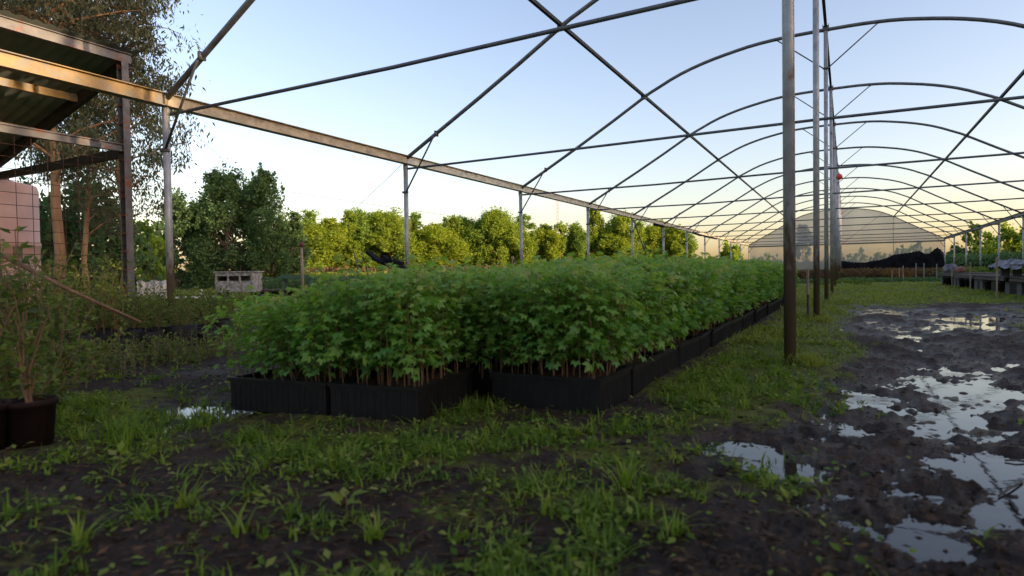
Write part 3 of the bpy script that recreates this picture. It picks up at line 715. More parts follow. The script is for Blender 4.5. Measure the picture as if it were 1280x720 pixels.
shrub('potted_shrub', (p1[0], p1[1], .17), .62, 'tall leggy shrub with red-brown stems in the nearer left pot', 'shrub', nst=7, nleaf=240, leaf=.036, spread=.18, low=.0, r=.0045)
shrub('potted_shrub', (p2[0], p2[1], .17), .62, 'leafy shrub in the pot cut off by the left edge', 'shrub', nst=7, nleaf=320, leaf=.034, spread=.26, low=.0, r=.0055)
# low leafy mass round the pots
for (px, d, h, l) in [(25, 2.35, .36, 'dense low shrub around the nearer left pot'), (60, 2.6, .52, 'low leafy shrub behind the nearer left pot'), (10, 3.0, .48, 'leafy shrub behind the pots at the left edge'), (100, 3.4, .34, 'low weed clump right of the left shrubs')]:
    shrub('shrub', PG(px, d), h, l, 'shrub', nst=12, nleaf=700, leaf=.03, spread=.25, low=.05)
# two rows of black nursery bags with scraggly plants
def make_bag():
    root = empty('nursery_bag', (0, 0, 0)); n = 12; mb = MB()
    prof = [(.001, 0), (.068, .004), (.078, .05), (.075, .11), (.080, .165), (.074, .168), (.07, .14)]
    mb.lathe((0, 0, 0), prof, n); mb.v = [(x*(1+.06*math.sin(7*z*30+x*50)), y*(1+.06*math.cos(z*210+y*60)), z) for x, y, z in mb.v]
    mb.build('bag_wall', m_black, root, True); MB().lathe((0, 0, 0), [(.072, .145), (.001, .152)], n).build('soil', m_soil, root)
    return root
bag0 = make_bag(); sh = []
for k in range(4):
    s_ = shrub('bagged_sapling', (0, 0, 0), .62, 'thin scraggly sapling with sparse leaves standing in a black bag', 'sapling', 'saplings in the black bags', nst=4, nleaf=130, leaf=.034, spread=.16, low=.15, r=.0022)
    sh.append(s_)
m_sapleaf = m_weedleaf
c = 0
for row in range(3):
    for k in range(15):
        px = 78+k*13.5; d = 4.35+.075*k+row*.20
        if random.random() < .18: continue
        q = PG(px+row*3, d)+np.array([random.uniform(-.06, .06), random.uniform(-.07, .07), .012])
        o = bag0 if c == 0 else copy_tree(bag0); o.location = tuple(q); o.rotation_euler = (random.gauss(0, .16), random.gauss(0, .16), random.uniform(0, 6)); o.scale = (1, 1, random.uniform(.7, 1.15))
        tag(o, 'black plastic nursery bag standing in the rows below the wire mesh', 'nursery bag', 'black nursery bags below the wire mesh')
        s_ = sh[c] if c < 4 else copy_tree(sh[c % 4]); s_.location = (q[0], q[1], .16); k2 = random.uniform(.45, 1.1)*(1.0 if k < 6 else .62); s_.scale = (k2, k2, k2); s_.rotation_euler = (0, 0, random.uniform(0, 6)); c += 1
# tall tangled weeds behind the bags and round the shed
def tangle(name, pts_, hr, n, label, m=m_weedleaf, leaf=.035, stalks=True, sz=1, dens=26, mstalk=m_dry):
    mb = MB(); pos = []; d = []
    for k in range(n):
        (x, y), sp_ = random.choice(pts_); x += random.gauss(0, sp_); y += random.gauss(0, sp_); h = random.uniform(*hr)
        a = random.uniform(0, 6.28); l = random.uniform(.02, .35)*h
        path = [np.array([x+l*t**2*math.cos(a), y+l*t**2*math.sin(a), h*t]) for t in (0, .35, .7, 1)]
        if stalks: mb.tube(path, [.0045*sz, .0035*sz, .0025*sz, .0012*sz], 3, False)
        for q in range(dens):
            t = random.random()**.7; i = min(2, int(t*3)); f_ = t*3-i; p = path[i]*(1-f_)+path[i+1]*f_
            b = random.uniform(0, 6.28); el = random.gauss(.2, .5); dd = np.array([math.cos(b)*math.cos(el), math.sin(b)*math.cos(el), math.sin(el)]); pos.append(p+dd*random.uniform(0, .07)*h); d.append(dd)
    V, F, t = scatter('kite', np.array(pos), np.array(d), leaf*rng.uniform(.5, 1.4, len(pos)), twist=rng.normal(0, .8, len(pos)))
    o = npmesh(name, np.concatenate([V, np.array(mb.v).reshape(-1, 3)]) if stalks else V, np.concatenate([F, np.array(mb.f)+len(V)]) if stalks else F, m, tone=np.concatenate([t, np.zeros(len(mb.v))]) if stalks else t)
    if stalks:
        o.data.materials.append(mstalk); mi = np.zeros(len(o.data.polygons), np.int32); mi[len(F):] = 1; o.data.polygons.foreach_set('material_index', mi)
    tag(o, label, 'weeds', kind='stuff'); return o
ln = lambda a, da, b, db, n, sp_: [(tuple((PG(a+(b-a)*t, da+(db-da)*t))[:2]), sp_) for t in np.linspace(0, 1, n)]
tangle('tall_weeds', ln(-60, 4.6, 110, 5.6, 8, .28), (.2, .8), 420, 'tall tangled weeds with dry stalks along the wire mesh')
tangle('mid_weeds', ln(110, 5.6, 265, 6.8, 8, .28), (.15, .5), 380, 'knee-high tangled weeds round the first left post')
tangle('low_weeds', ln(90, 3.95, 270, 4.5, 10, .16)+ln(40, 3.2, 120, 3.6, 5, .15), (.05, .22), 420, 'low weeds in front of the black bags', dens=14, leaf=.022)
tangle('field_weeds', ln(-40, 9, 420, 12, 16, .8), (.08, .28), 700, 'rough weeds beyond the left posts', leaf=.06, sz=2)

# ------------------------------------------------------------------ trees
def crown_leaves(clumps, per, size, kind='quad', droop=0, shell=.55, flat=1.0, r=rng):
    pos = []; d = []
    for (c, rad) in clumps:
        n = int(per*rad[0]*rad[2]*4*r.uniform(.7, 1.2)) if per > 0 else -per
        ns = max(4, n//26); u = r.normal(size=(ns, 3)); u /= np.linalg.norm(u, axis=1, keepdims=True)
        u = u*(.35+.75*r.random((ns, 1)))*np.array([1, 1, 1.6]); k_ = r.integers(0, ns, n)
        sg_ = r.uniform(.10, .24, (ns, 1))[k_]
        v = u[k_]; pos.append(np.array(c)+(v+r.normal(size=(n, 3))*sg_*np.array([1, 1, 1.5]))*np.array(rad)); dd = v*.6+r.normal(size=(n, 3))*.7; dd[:, 2] -= droop; d.append(dd)
    pos = np.concatenate(pos); d = np.concatenate(d); n = len(pos)
    return scatter(kind, pos, d, size*r.uniform(.55, 1.35, n), twist=r.uniform(-3, 3, n), tone=np.clip(r.normal(.5, .22, n), 0, 1))
def tree_mesh(h, w, seed, leafm, barkm, per=30, size=.3, nclump=26, base=.12, shape='oval', trunk=.16, kind='quad', droop=0, lean=0, crad=(.5, 1.0)):
    r = np.random.default_rng(seed); root = empty('tree')
    mb = MB(); z = np.linspace(0, h*.86, 7); wob = np.cumsum(r.normal(0, .015*h, (7, 2)), 0)*.6; wob[0] = 0
    tp = [(wob[i, 0]+lean*z[i], wob[i, 1], z[i]-.2*(i == 0)) for i in range(7)]
    mb.tube(tp, [trunk*(1-.85*k/6) for k in range(7)], 8)
    cl = []
    for k in range(nclump):
        f_ = base+(1-base)*((k+.5)/nclump)**.9; zz = f_*h
        if shape == 'oval': env = math.sin(math.pi*min(1, (f_-base)/(1-base)*.82+.16))**.7
        elif shape == 'poplar': env = math.sin(math.pi*min(1, (f_-base)/(1-base)*.75+.22))**.6
        else: env = .5+.5*math.sin(math.pi*((f_-base)/(1-base)))
        a = r.uniform(0, 6.28); rr = w*env*r.uniform(.25, .95); rad = w*r.uniform(*crad)*.42
        tx, ty = np.interp(zz, z, [p[0] for p in tp]), np.interp(zz, z, [p[1] for p in tp])
        c_ = (tx+rr*math.cos(a), ty+rr*math.sin(a), min(zz, h-rad*.5)); cl.append((c_, (rad, rad, rad*r.uniform(.7, 1.15))))
        zb = max(.1*h, zz-rr*.9); bx, by = np.interp(zb, z, [p[0] for p in tp]), np.interp(zb, z, [p[1] for p in tp])
        mid = ((bx+c_[0])/2, (by+c_[1])/2, (zb+c_[2])/2+.05*rr)
        mb.tube([(bx, by, zb), mid, c_], [trunk*.35, trunk*.22, trunk*.08], 5, False)
    mb.build('trunk', barkm, root, True)
    V, F, t = crown_leaves(cl, per, size, kind, droop, r=r); npmesh('crown', V, F, leafm, root, tone=t)
    return root
# distant sunlit row
far = [tree_mesh(8, (1.9, 1.4, 2.3, 1.2)[i % 4], 300+i, (m_sunleaf, m_sunleaf2, m_sunleaf3)[i % 3], m_palebark, per=800, size=.11, nclump=(40, 30)[i % 2], base=.08, shape='poplar' if i % 2 else 'oval', trunk=.13, droop=.3, crad=(.2, 1.05)) for i in range(7)]
xs = [372, 392, 409, 430, 451, 468, 487, 507, 526, 545, 563, 584, 601, 622, 641, 662, 682, 700, 719, 741, 762, 782, 802, 822, 839, 856]
tops = [285, 272, 279, 269, 273, 282, 274, 283, 275, 286, 276, 281, 279, 272, 289, 277, 286, 285, 288, 262, 291, 275, 284, 281, 288, 296]
usedf = set()
for k, (px, ty) in enumerate(zip(xs, tops)):
    d = 72+(px-370)/480*34+random.uniform(-2, 2); hz = 343+(640-px)*.0155; h = (hz-ty+3)/775*d+.58
    i = k % 7; o = far[i] if i not in usedf else copy_tree(far[i]); usedf.add(i)
    o.name = 'tree'; o.location = tuple(PG(px, d)); sxy = random.uniform(1.45, 1.95)*(1.0 if px != 741 else .6); o.scale = (sxy, sxy, h/8.0); o.rotation_euler = (0, 0, random.uniform(0, 6.28))
    tag(o, f'yellow-green sunlit tree, {ORD[k]} from the left in the long distant row', 'tree', 'sunlit trees in the distant row')
# darker second row behind fills the gaps
dk = [tree_mesh(7, 2.8, 400+i, (m_darkleaf, m_sunleaf2, m_sunleaf2)[i], m_bark, per=110, size=.28, nclump=24, base=.02, trunk=.15) for i in range(3)]
for k, px in enumerate([360, 398, 440, 478, 516, 556, 594, 634, 672, 708, 750, 790, 828]):
    d = 82+(px-370)/480*34; o = dk[k] if k < 3 else copy_tree(dk[k % 3]); o.location = tuple(PG(px, d)); s_ = random.uniform(.85, 1.0); o.scale = (1.1, 1.1, s_); o.rotation_euler = (0, 0, random.uniform(0, 6))
    tag(o, f'duller green tree in the gaps behind the sunlit row, {ORD[k]} from the left', 'tree', 'duller trees behind the sunlit row')
# big dark trees
for (px, d, h, w, sd, l) in [(285, 38, 6.9, 2.5, 501, 'tall dark green tree above the white crate, left of the taller pair'), (343, 39, 7.0, 2.0, 502, 'tall dark green tree with the highest pointed top, right of the pair'),
                             (220, 37, 5.3, 1.8, 503, 'dark green tree just right of the first left post'), (315, 41, 6.3, 2.6, 504, 'dark tree filling in behind the tall pair'), (252, 40, 5.0, 2.0, 505, 'lower dark tree left of the tall pair'), (365, 42, 4.6, 1.7, 506, 'lower dark tree at the right foot of the tall pair')]:
    o = tree_mesh(h, w, sd, m_darkleaf, m_bark, per=460, size=.10, nclump=44, base=.0, trunk=.13, shape='oval', crad=(.18, .85)); o.location = tuple(PG(px, d)); tag(o, l, 'tree', 'big dark trees beyond the left posts')
for (px, d, h, w, l, m) in [(192, 30, 2.6, 1.0, 'low yellow-green bush left of the first left post', m_sunleaf), (180, 40, 4.2, 1.8, 'pale green tree behind the shed corner post', m_sunleaf), (110, 22, 3.6, 2.0, 'dark green bush seen through the wire mesh', m_darkleaf), (60, 24, 3.2, 2.2, 'dark bush behind the pink tank', m_darkleaf),
                            (150, 25, 3.0, 1.4, 'dark green bush behind the shed corner post', m_darkleaf), (1003, 68, 5.2, 1.4, 'lone tree blurred behind the gable film', m_darkleaf), (916, 80, 3.4, 2.2, 'small round bush left of the far end of the frame', m_sunleaf)]:
    o = tree_mesh(h, w, 600+int(px), m, m_bark, per=120, size=.15 if d < 50 else .25, nclump=22, base=.0 if px != 1003 else .4, trunk=.08); o.name = 'bush' if h < 4 else 'tree'; o.location = tuple(PG(px, d)); tag(o, l, 'bush' if h < 4 else 'tree')
# trees right of the far gable
for (px, d, h, w, base, l) in [(1220, 62, 4.9, 1.0, .45, 'slender tree with bare lower trunk beyond the right posts'), (1262, 66, 4.5, 1.9, .1, 'rounded tree near the right edge beyond the benches'), (1285, 68, 4.6, 2.0, .1, 'rounded tree cut by the right edge'),
                               (1238, 70, 3.0, 2.6, .0, 'wide low bush between the slender and the rounded tree'), (1200, 72, 2.3, 2.2, .0, 'low bush beyond the last right post'), (1212, 74, 2.0, 2.4, .0, 'low dark bush left of the slender tree')]:
    o = tree_mesh(h, w, 700+int(px), m_sunleaf if px >= 1220 else m_darkleaf, m_bark, per=80, size=.22, nclump=22, base=base, trunk=.08); o.location = tuple(PG(px, d)); o.name = 'tree' if h > 4 else 'bush'; tag(o, l, 'tree' if h > 4 else 'bush')
for k, (px, h) in enumerate([(942, 1.5), (960, 2.3), (980, 1.2), (1008, 1.6), (1045, 2.1), (1063, 1.6), (1074, 2.5), (1098, 2.1), (1113, 1.9), (1129, 2.6), (1146, 2.8), (1162, 2.3)]):
    o = tree_mesh(h, 1.2, 800+k, m_sunleaf, m_bark, per=120, size=.14, nclump=16, base=.0, trunk=.06); o.name = 'bush'; o.location = tuple(PG(px, 66+3*math.sin(k))); tag(o, f'bush blurred behind the far film, {ORD[k]} from the left', 'bush', 'bushes behind the far film')
# eucalyptus with drooping leaves
def eucalyptus(loc, h, seed, label, limbs, trunk=.17, spread=2.6, n=5200, base=.30):
    r = np.random.default_rng(seed); root = empty('eucalyptus', loc, label, 'tree', 'eucalyptus trees behind the shed'); mb = MB()
    z = np.linspace(0, h, 9); wob = np.cumsum(r.normal(0, .10, (9, 2)), 0); wob[0] = 0
    tp = np.array([(wob[i, 0], wob[i, 1], z[i]) for i in range(9)]); tp[0, 2] = -.2
    mb.tube(tp, [trunk*(1-.8*k/8) for k in range(9)], 10)
    tips = []
    for k in range(limbs):
        f_ = base+(1-base)*(k/limbs)**.9; zb = f_*h; i = min(7, int(f_*8)); b0 = tp[i]+(tp[i+1]-tp[i])*(f_*8-i)
        a = k*2.4+r.normal(0, .4); L = spread*r.uniform(.5, 1.1)*(1.15-.5*f_)
        p = [b0]; 
        for j in range(1, 5):
            t = j/4; p.append(b0+np.array([math.cos(a+.2*t)*L*t, math.sin(a+.2*t)*L*t, L*(.75*t-.25*t*t)])+r.normal(0, .06, 3))
        mb.tube(p, [trunk*.32*(1-.8*j/4) for j in range(5)], 6, False)
        for j in range(2, 5):
            for q in range(3):
                tt = p[j]+r.normal(0, .28, 3)+(0, 0, .1); tips.append(tt); mb.tube([p[j], (p[j]+tt)/2+(0, 0, .05), tt], [.014, .009, .004], 4, False)
    mb.build('trunk', m_palebark, root, True)
    tips = np.array(tips); k = n//len(tips); pos = []; 
    for t in tips:
        c_ = t+r.normal(0, .16, 3); pos.append(c_+r.normal(size=(k, 3))*np.array([.24, .24, .20])*r.uniform(.5, 1.3))
    pos = np.concatenate(pos); d = r.normal(size=pos.shape)*.55; d[:, 2] -= .9
    V, F, t = scatter('lance', pos, d, r.uniform(.09, .19, len(pos)), twist=r.uniform(-3, 3, len(pos)), tone=np.clip(r.normal(.45, .22, len(pos)), 0, 1)); U = V
    npmesh('crown', V, F, m_eucleaf, root, tone=t); return root
eucalyptus(PG(68, 14.5), 9.5, 11, 'large eucalyptus with thick orange-lit trunk behind the wire mesh', 30, trunk=.125, spread=2.7, n=21000, base=.30)
eucalyptus(PG(150, 17.5), 9.6, 12, 'pale slim-trunked eucalyptus behind the shed corner post', 28, trunk=.10, spread=1.9, n=18000, base=.30)
eucalyptus(PG(112, 20), 9, 13, 'thinner eucalyptus between the two larger trunks', 24, trunk=.09, spread=1.8, n=15000, base=.22)
eucalyptus(PG(-25, 15), 10, 14, 'eucalyptus over the shed roof at the left edge', 24, trunk=.16, spread=2.8, n=22000, base=.35)

# ------------------------------------------------------------------ hedges, field strips
def strip(name, a, da, b, db, n, hr, wd_, leaf, m, label, cat='hedge', kind='stuff', per=26):
    A = PG(a, da); B = PG(b, db); u = rng.random(n); p = A[None]*(1-u[:, None])+B[None]*u[:, None]
    nrm = np.array([-(B-A)[1], (B-A)[0], 0]); nrm /= np.linalg.norm(nrm); p = p+nrm*rng.normal(0, wd_, (n, 1))
    hh = hr[0]+(hr[1]-hr[0])*fbm(u*40+a, u*0+3.3, 3); 
    pp = np.repeat(p, per, 0); ph = np.repeat(hh, per)
    pp[:, :2] += rng.normal(0, leaf*2.2, (len(pp), 2)); pp[:, 2] = ph*rng.random(len(pp))**.7
    d = rng.normal(size=pp.shape); d[:, 2] += .8
    V, F, t = scatter('kite', pp, d, leaf*rng.uniform(.5, 1.4, len(pp)), twist=rng.uniform(-3, 3, len(pp)))
    o = npmesh(name, V, F, m, tone=t); tag(o, label, cat, kind=kind); return o
strip('undergrowth', 330, 62, 880, 88, 1500, (.8, 1.7), 1.0, .30, m_dryleaf, 'reddish-brown undergrowth along the foot of the distant trees', 'undergrowth')
strip('field_crop', 300, 40, 900, 60, 2200, (.55, 1.0), 1.6, .16, m_lawn, 'low green crop rows between the greenhouse and the distant trees', 'crop')
strip('field_crop_near', 300, 26, 800, 34, 1800, (.35, .68), 1.5, .11, m_darkleaf, 'darker green crop beyond the left posts', 'crop')
strip('brown_weeds', 925, 29, 1195, 29, 1300, (.42, .66), .7, .09, m_dryleaf, 'band of brownish weeds across the far end of the greenhouse', 'weeds')
strip('green_weeds', 925, 26.5, 1195, 26.5, 800, (.06, .26), .5, .07, m_darkleaf, 'low dark green weeds in front of the brown band', 'weeds')
strip('orange_weeds', 1114, 27.0, 1132, 27.0, 50, (.35, .6), .25, .07, m_orangeleaf, 'orange withered patch in the brown weed band', 'weeds')
strip('left_weeds', 960, 46, 925, 55, 500, (.8, 1.6), 1.0, .14, m_darkleaf, 'dark weeds at the left foot of the far gable', 'weeds')
strip('bank_weeds', 935, 52, 1060, 52, 900, (.9, 1.5), .8, .14, m_darkleaf, 'dark weeds seen through the far film', 'weeds')
strip('bench_weeds', 1200, 27, 1310, 18, 900, (.25, .75), .3, .08, m_weedleaf, 'green weeds growing behind the benches', 'weeds')
strip('bench_hedge', 1175, 48, 1300, 42, 1100, (.9, 1.9), .8, .16, m_darkleaf, 'dark green hedge mass beyond the right posts', 'hedge')
strip('mound_weeds', 1047, 20.5, 1062, 21.5, 110, (.12, .24), .3, .06, m_weedleaf, 'leafy mound at the foot of the far centre posts', 'weeds')

# ------------------------------------------------------------------ shed at left
SX, SS = -7.5, 4.36
B1 = PS(0, 192, SS); tlo = float(B1[0]); hlo = float(B1[2])
shed = empty('open_shed', (SX, SS, 0), 'open steel-framed shed corner with corrugated roof and rusty rails at the left edge', 'shed')
sp0 = np.array([SX, SS, 0])
def spart(mb, name, m, smooth=False):
    mb.v = [tuple(np.array(p)-sp0) for p in mb.v]; return mb.build(name, m, shed, smooth)
mb = MB().box((SX, SS, 1.5), (.10, .010, 3.3)).box((SX+.05, SS-.035, 1.5), (.010, .080, 3.3)).box((SX-.05, SS-.035, 1.5), (.010, .080, 3.3))
spart(mb, 'corner_post', m_shedsteel)
mb = MB()
for k in range(14): mb.box((SX+.001, SS-.062, .28+k*.215), (.112, .014, .02))
spart(mb, 'post_rung', surf('rusty_rung', (.12, .03, .015), (.22, .06, .03), 30, .8))
spart(MB().box((SX, SS-3.2, 3.20), (.07, 6.5, .10)).box((SX+.03, SS-3.2, 3.255), (.06, 6.5, .008)), 'fascia_beam', m_shedsteel)
spart(MB().box((SX, SS-3.3, 2.135), (.06, 6.5, .075)).box((SX+.035, SS-3.3, 2.178), (.03, 6.5, .012)), 'rail', m_shedsteel)
dxl = tlo-SX; slope = (hlo-3.24)/dxl
end = SX-4.2
spart(MB().bar((SX-.05, SS, 2.10), (end, SS, 2.10), .06, .10), 'cross_beam', m_purl)
spart(MB().bar((SX, SS+.02, 3.16), (end, SS+.02, 3.16+slope*(end-SX)), .06, .14), 'rafter', m_purl)
spart(MB().bar((SX, SS-3.2, 3.13), (end, SS-3.2, 3.13+slope*(end-SX)), .06, .14), 'rafter', m_purl)
for k, m in ((1, m_sunlit_ochre), (2, m_sunlit_ochre), (3, m_purl)):  # warm sunlight on the first two purlins is in their colour
    x = SX-k*1.05; spart(MB().box((x, SS-3.1, 3.17+slope*(x-SX)), (.05, 6.3, .09)), 'roof_purlin', m)
n = 220; ys = np.linspace(SS-6.6, SS+.12, n); vs = []; fs = []
for k, yv in enumerate(ys):
    z = .018*math.sin(yv*2*math.pi/.13)
    vs += [(SX+.10, yv, 3.300+z*.7), (end-.3, yv, 3.300+z*.7+slope*(end-.3-SX-.10))]
for k in range(n-1): fs.append((2*k, 2*k+2, 2*k+3, 2*k+1))
spart(MB().add(vs, fs), 'roof_sheet', m_roof, True)
# leaf debris lying along the roof edge
V, F, t = scatter('kite', np.stack([SX+.09-rng.random(2600)**2*.5, rng.uniform(SS-5, SS+.10, 2600), 3.335+rng.random(2600)*.06*(.4+fbm(rng.uniform(0, 30, 2600), np.zeros(2600)))], -1), rng.normal(size=(2600, 3))*(1, 1, .4), rng.uniform(.02, .06, 2600))
V = V-sp0; npmesh('roof_leaves', V, F, m_dryleaf, shed, tone=t*.3)
# post on the far left of the shed end
spart(MB().box((end+.1, SS, 1.1), (.08, .08, 2.3)), 'post', m_shedsteel)
# wire mesh panel
wm = MB(); base = 4.30
for k in range(17): z = .12+k*.125; wm.tube([(SX-.01, SS-.02, z), (SX+.0, 2.6, z-.01*math.sin(k)), (SX-.01, 1.0, z)], .0032, 4, False)
for k in range(22): y = SS-.09-k*.15; wm.tube([(SX-.016, y, .0), (SX-.012+.01*math.sin(k*2.), y, 1.1), (SX-.016, y, 2.12)], .0032, 4, False)
tag(wm.build('wire_mesh_panel', m_wire), 'rusty welded wire mesh hung under the shed rail', 'wire mesh')
A = P(-5, 315, 3.7); B = P(176, 403, 4.1)
o = MB().tube([A, (A+B)/2+np.array([0, 0, -.015]), B], [.014, .012, .009], 8).build('leaning_pole', m_pole, None, True); tag(o, 'long brown wooden pole leaning down to the right in front of the mesh', 'pole')
# tank
tk = PG(-40, 9.3); tank = empty('water_tank', tk, 'large pinkish plastic tank behind the wire mesh at the left edge', 'tank')
MB().lathe((0, 0, 0), [(.001, 0), (.86, 0), (.88, .04), (.88, .5), (.895, .52), (.895, .58), (.88, .6), (.88, 1.1), (.895, 1.12), (.895, 1.18), (.88, 1.2), (.88, 2.0), (.86, 2.06), (.60, 2.12), (.25, 2.15), (.001, 2.16)], 48).build('tank_body', m_tank, tank, True)
MB().lathe((0, 0, 2.14), [(.24, 0), (.24, .07), (.2, .09), (.001, .1)], 24).build('lid', m_tank, tank, True)
va = math.atan2(-tk[1], -tk[0])+.62
mb = MB()
for k in range(5): q = va+.0+k*.035; mb.box((.893*math.cos(q), .893*math.sin(q), 1.03), (.012, .012, .16))
mb.build('vent_grille', m_shedsteel, tank)
tag(MB().tube([(0, 0, -.2), (.02, 0, 1.2), (0, 0, 2.6)], .05, 8).build('shed_pole', m_shedsteel), 'grey pole between the pink tank and the orange trunk', 'pole').location = tuple(PG(12, 12))

# ------------------------------------------------------------------ things left of the frame
c = PG(299, 18); crate = empty('slatted_crate', c, 'whitewashed wooden crate with three dark openings on dark legs', 'crate', rz=YAW-.02)
mb = MB(); W, Hh, D = 1.07, .56, .6; zb = .20
mb.box((0, D/2, zb+Hh/2), (W, .03, Hh)); mb.box((-W/2, 0, zb+Hh/2), (.03, D, Hh)); mb.box((W/2, 0, zb+Hh/2), (.03, D, Hh)); mb.box((0, 0, zb+.01), (W, D, .03))
mb.box((0, -D/2, zb+.16), (W, .025, .32)); mb.box((0, -D/2, zb+Hh-.05), (W, .025, .10))
mb.build('crate_body', m_whitewood, crate)
mb = MB()
for k in range(4): mb.box((-W/2+.03+k*(W-.06)/3, -D/2-.02, zb+Hh/2), (.05, .02, Hh))
mb.build('crate_slat', m_whitewood, crate)
MB().box((0, 0, zb+Hh+.02), (W+.10, D+.1, .03)).build('crate_top', m_whitewood, crate)
mb = MB()
for sx in (-1, 1):
    for sy in (-1, 1): MB().box((sx*(W/2-.06), sy*(D/2-.06), zb/2-.03), (.07, .07, zb+.06)).build('leg', m_wooddark, crate)
# long bench behind the crate
c = PG(352, 18.6); be = empty('long_bench', c, 'long low bench with a green rail running right from the white crate', 'bench', rz=YAW)
MB().box((0, 0, .22), (1.7, .8, .06)).build('bench_top', m_wooddark, be)
MB().tube([(-.75, -.38, .56), (.75, -.38, .59)], .018, 6).tube([(-.75, -.38, .22), (-.75, -.38, .56)], .012, 6).tube([(.75, -.38, .22), (.75, -.38, .59)], .012, 6).build('rail', m_greenrail, be)
for k in range(4): MB().box((-.7+k*.46, 0, .07), (.10, .6, .25)).build('leg', m_wooddark, be)
mb = MB()
for k in range(16): mb.tube([(-.72+k*.095, -.38, .24), (-.72+k*.095, -.38, .565)], .004, 4, False)
mb.build('net', m_wire, be)
c = PG(372, 24); gb = empty('green_cabinet', c, 'dark green low rack behind the bench and wooden post', 'rack', rz=YAW)
MB().box((0, 0, .62), (1.2, .5, .16)).build('rack_top', m_greenrail, gb)
for sx in (-1, 1): MB().box((sx*.5, 0, .27), (.06, .4, .54)).build('leg', m_greenrail, gb)
c = PG(378, 13.5); wp = empty('wooden_post', c, 'pale wooden post with a dark red cap beyond the first bay', 'post')
MB().tube([(0, 0, -.1), (.01, 0, .6), (-.01, 0, 1.27)], [.034, .032, .030], 8).build('post_shaft', m_wood, wp, True)
MB().tube([(-.01, 0, 1.25), (-.01, 0, 1.32), (-.01, 0, 1.36)], [.055, .05, .02], 8).build('cap', surf('dark_red_cap', (.09, .015, .012), (.14, .02, .015), 9, .6), wp, True)
c = PG(641, 24); tag(MB().tube([(0, 0, -.1), (0, 0, 1.2)], .028, 6).box((0, 0, 1.22), (.09, .09, .12)).build('marker_stake', m_wood), 'thin stake with a dark knob, between the second and third left posts', 'stake').location = tuple(c)
# white tarp wall, pipe, broken board
c = PG(192, 20); n = 24; vs = []
for k in range(n):
    x = -.55+1.1*k/(n-1); vs += [(x, .05*math.sin(k*1.3), .05), (x, .08*math.sin(k*1.3)+.02, .33+.0*k), (x, .06*math.sin(k), .55+.03*math.sin(k*.7)), (x, .30, .50+.02*math.sin(k))]
fs = [(4*k+j, 4*k+4+j, 4*k+5+j, 4*k+1+j) for k in range(n-1) for j in range(3)]
o = MB().add(vs, fs).build('white_tarp', m_tarp, None, True); o.location = tuple(c); o.rotation_euler = (0, 0, YAW); tag(o, 'crumpled white tarp draped low beside the shed corner post', 'tarp')
A = G(95, 376, .06); B = G(274, 371, .06); tag(MB().tube([A, (A+B)/2, B], .035, 8).build('white_pipe', m_white, None, True), 'long thin white pipe lying on the grass left of the crate', 'pipe')
c = PG(250, 19.5); o = MB().box((0, 0, .12), (.06, .03, .3), [[.85, 0, .5], [0, 1, 0], [-.5, 0, .85]]).build('broken_board', m_white); o.location = tuple(c); tag(o, 'small white board end leaning on the white pipe', 'board')
# black scrap heap
c = PG(487, 15); hp = empty('scrap_heap', c, 'heap of tilted black torn netting and laths left of the second post', 'scrap heap', rz=YAW)
mb = MB()
for k in range(16):
    a = R(-24)+random.gauss(0, .18); L = random.uniform(.2, .55); cx_ = random.uniform(-.35, .35); z = .92-.30*cx_+random.gauss(0, .05)
    mb.bar((cx_-L/2*math.cos(a), random.gauss(0, .12), z-L/2*math.sin(a)), (cx_+L/2*math.cos(a), random.gauss(0, .12), z+L/2*math.sin(a)), .16, random.uniform(.04, .09))
mb.build('torn_netting', m_blackcloth, hp)
mb = MB()
for k in range(5): mb.bar((-.4+.2*k, random.gauss(0, .1), 0), (-.45+.2*k+random.gauss(0, .1), random.gauss(0, .1), .85-.06*k), .03, .03, up=(0, 1, 0))
mb.build('lath', m_wooddark, hp)
c = PG(437, 30); tag(MB().tube([(0, 0, .2), (-.25, .1, 1.2), (-.62, .2, 2.0)], [.05, .04, .015], 6).build('broken_branch', m_bark), 'bare brown branch leaning left of the scrap heap', 'branch').location = tuple(PG(450, 30))
c = PG(554, 19.8); jug = empty('yellow_jug', (c[0], c[1], 0), 'yellow jug on a stake right of the second post', 'jug')
MB().lathe((0, 0, .66), [(.001, 0), (.08, 0), (.085, .03), (.085, .14), (.03, .2), (.03, .24), (.001, .24)], 14).build('jug_body', m_yellow, jug, True)
MB().tube([(0, 0, -.1), (0, 0, .66)], .015, 6).build('stake', m_wood, jug)
# red ball on the centre row
c = P(1049, 221, 17.0)
bl = MB().lathe((0, 0, 0), [(max(.001, .085*math.sin(math.pi*k/12)), -.085*math.cos(math.pi*k/12)) for k in range(13)], 20).tube([(0, 0, .083), (0, 0, .12)], .01, 6)
o = bl.build('red_ball', m_redplastic, None, True); o.location = tuple(c); tag(o, 'small bright red ball hung high beside the centre posts', 'ball')
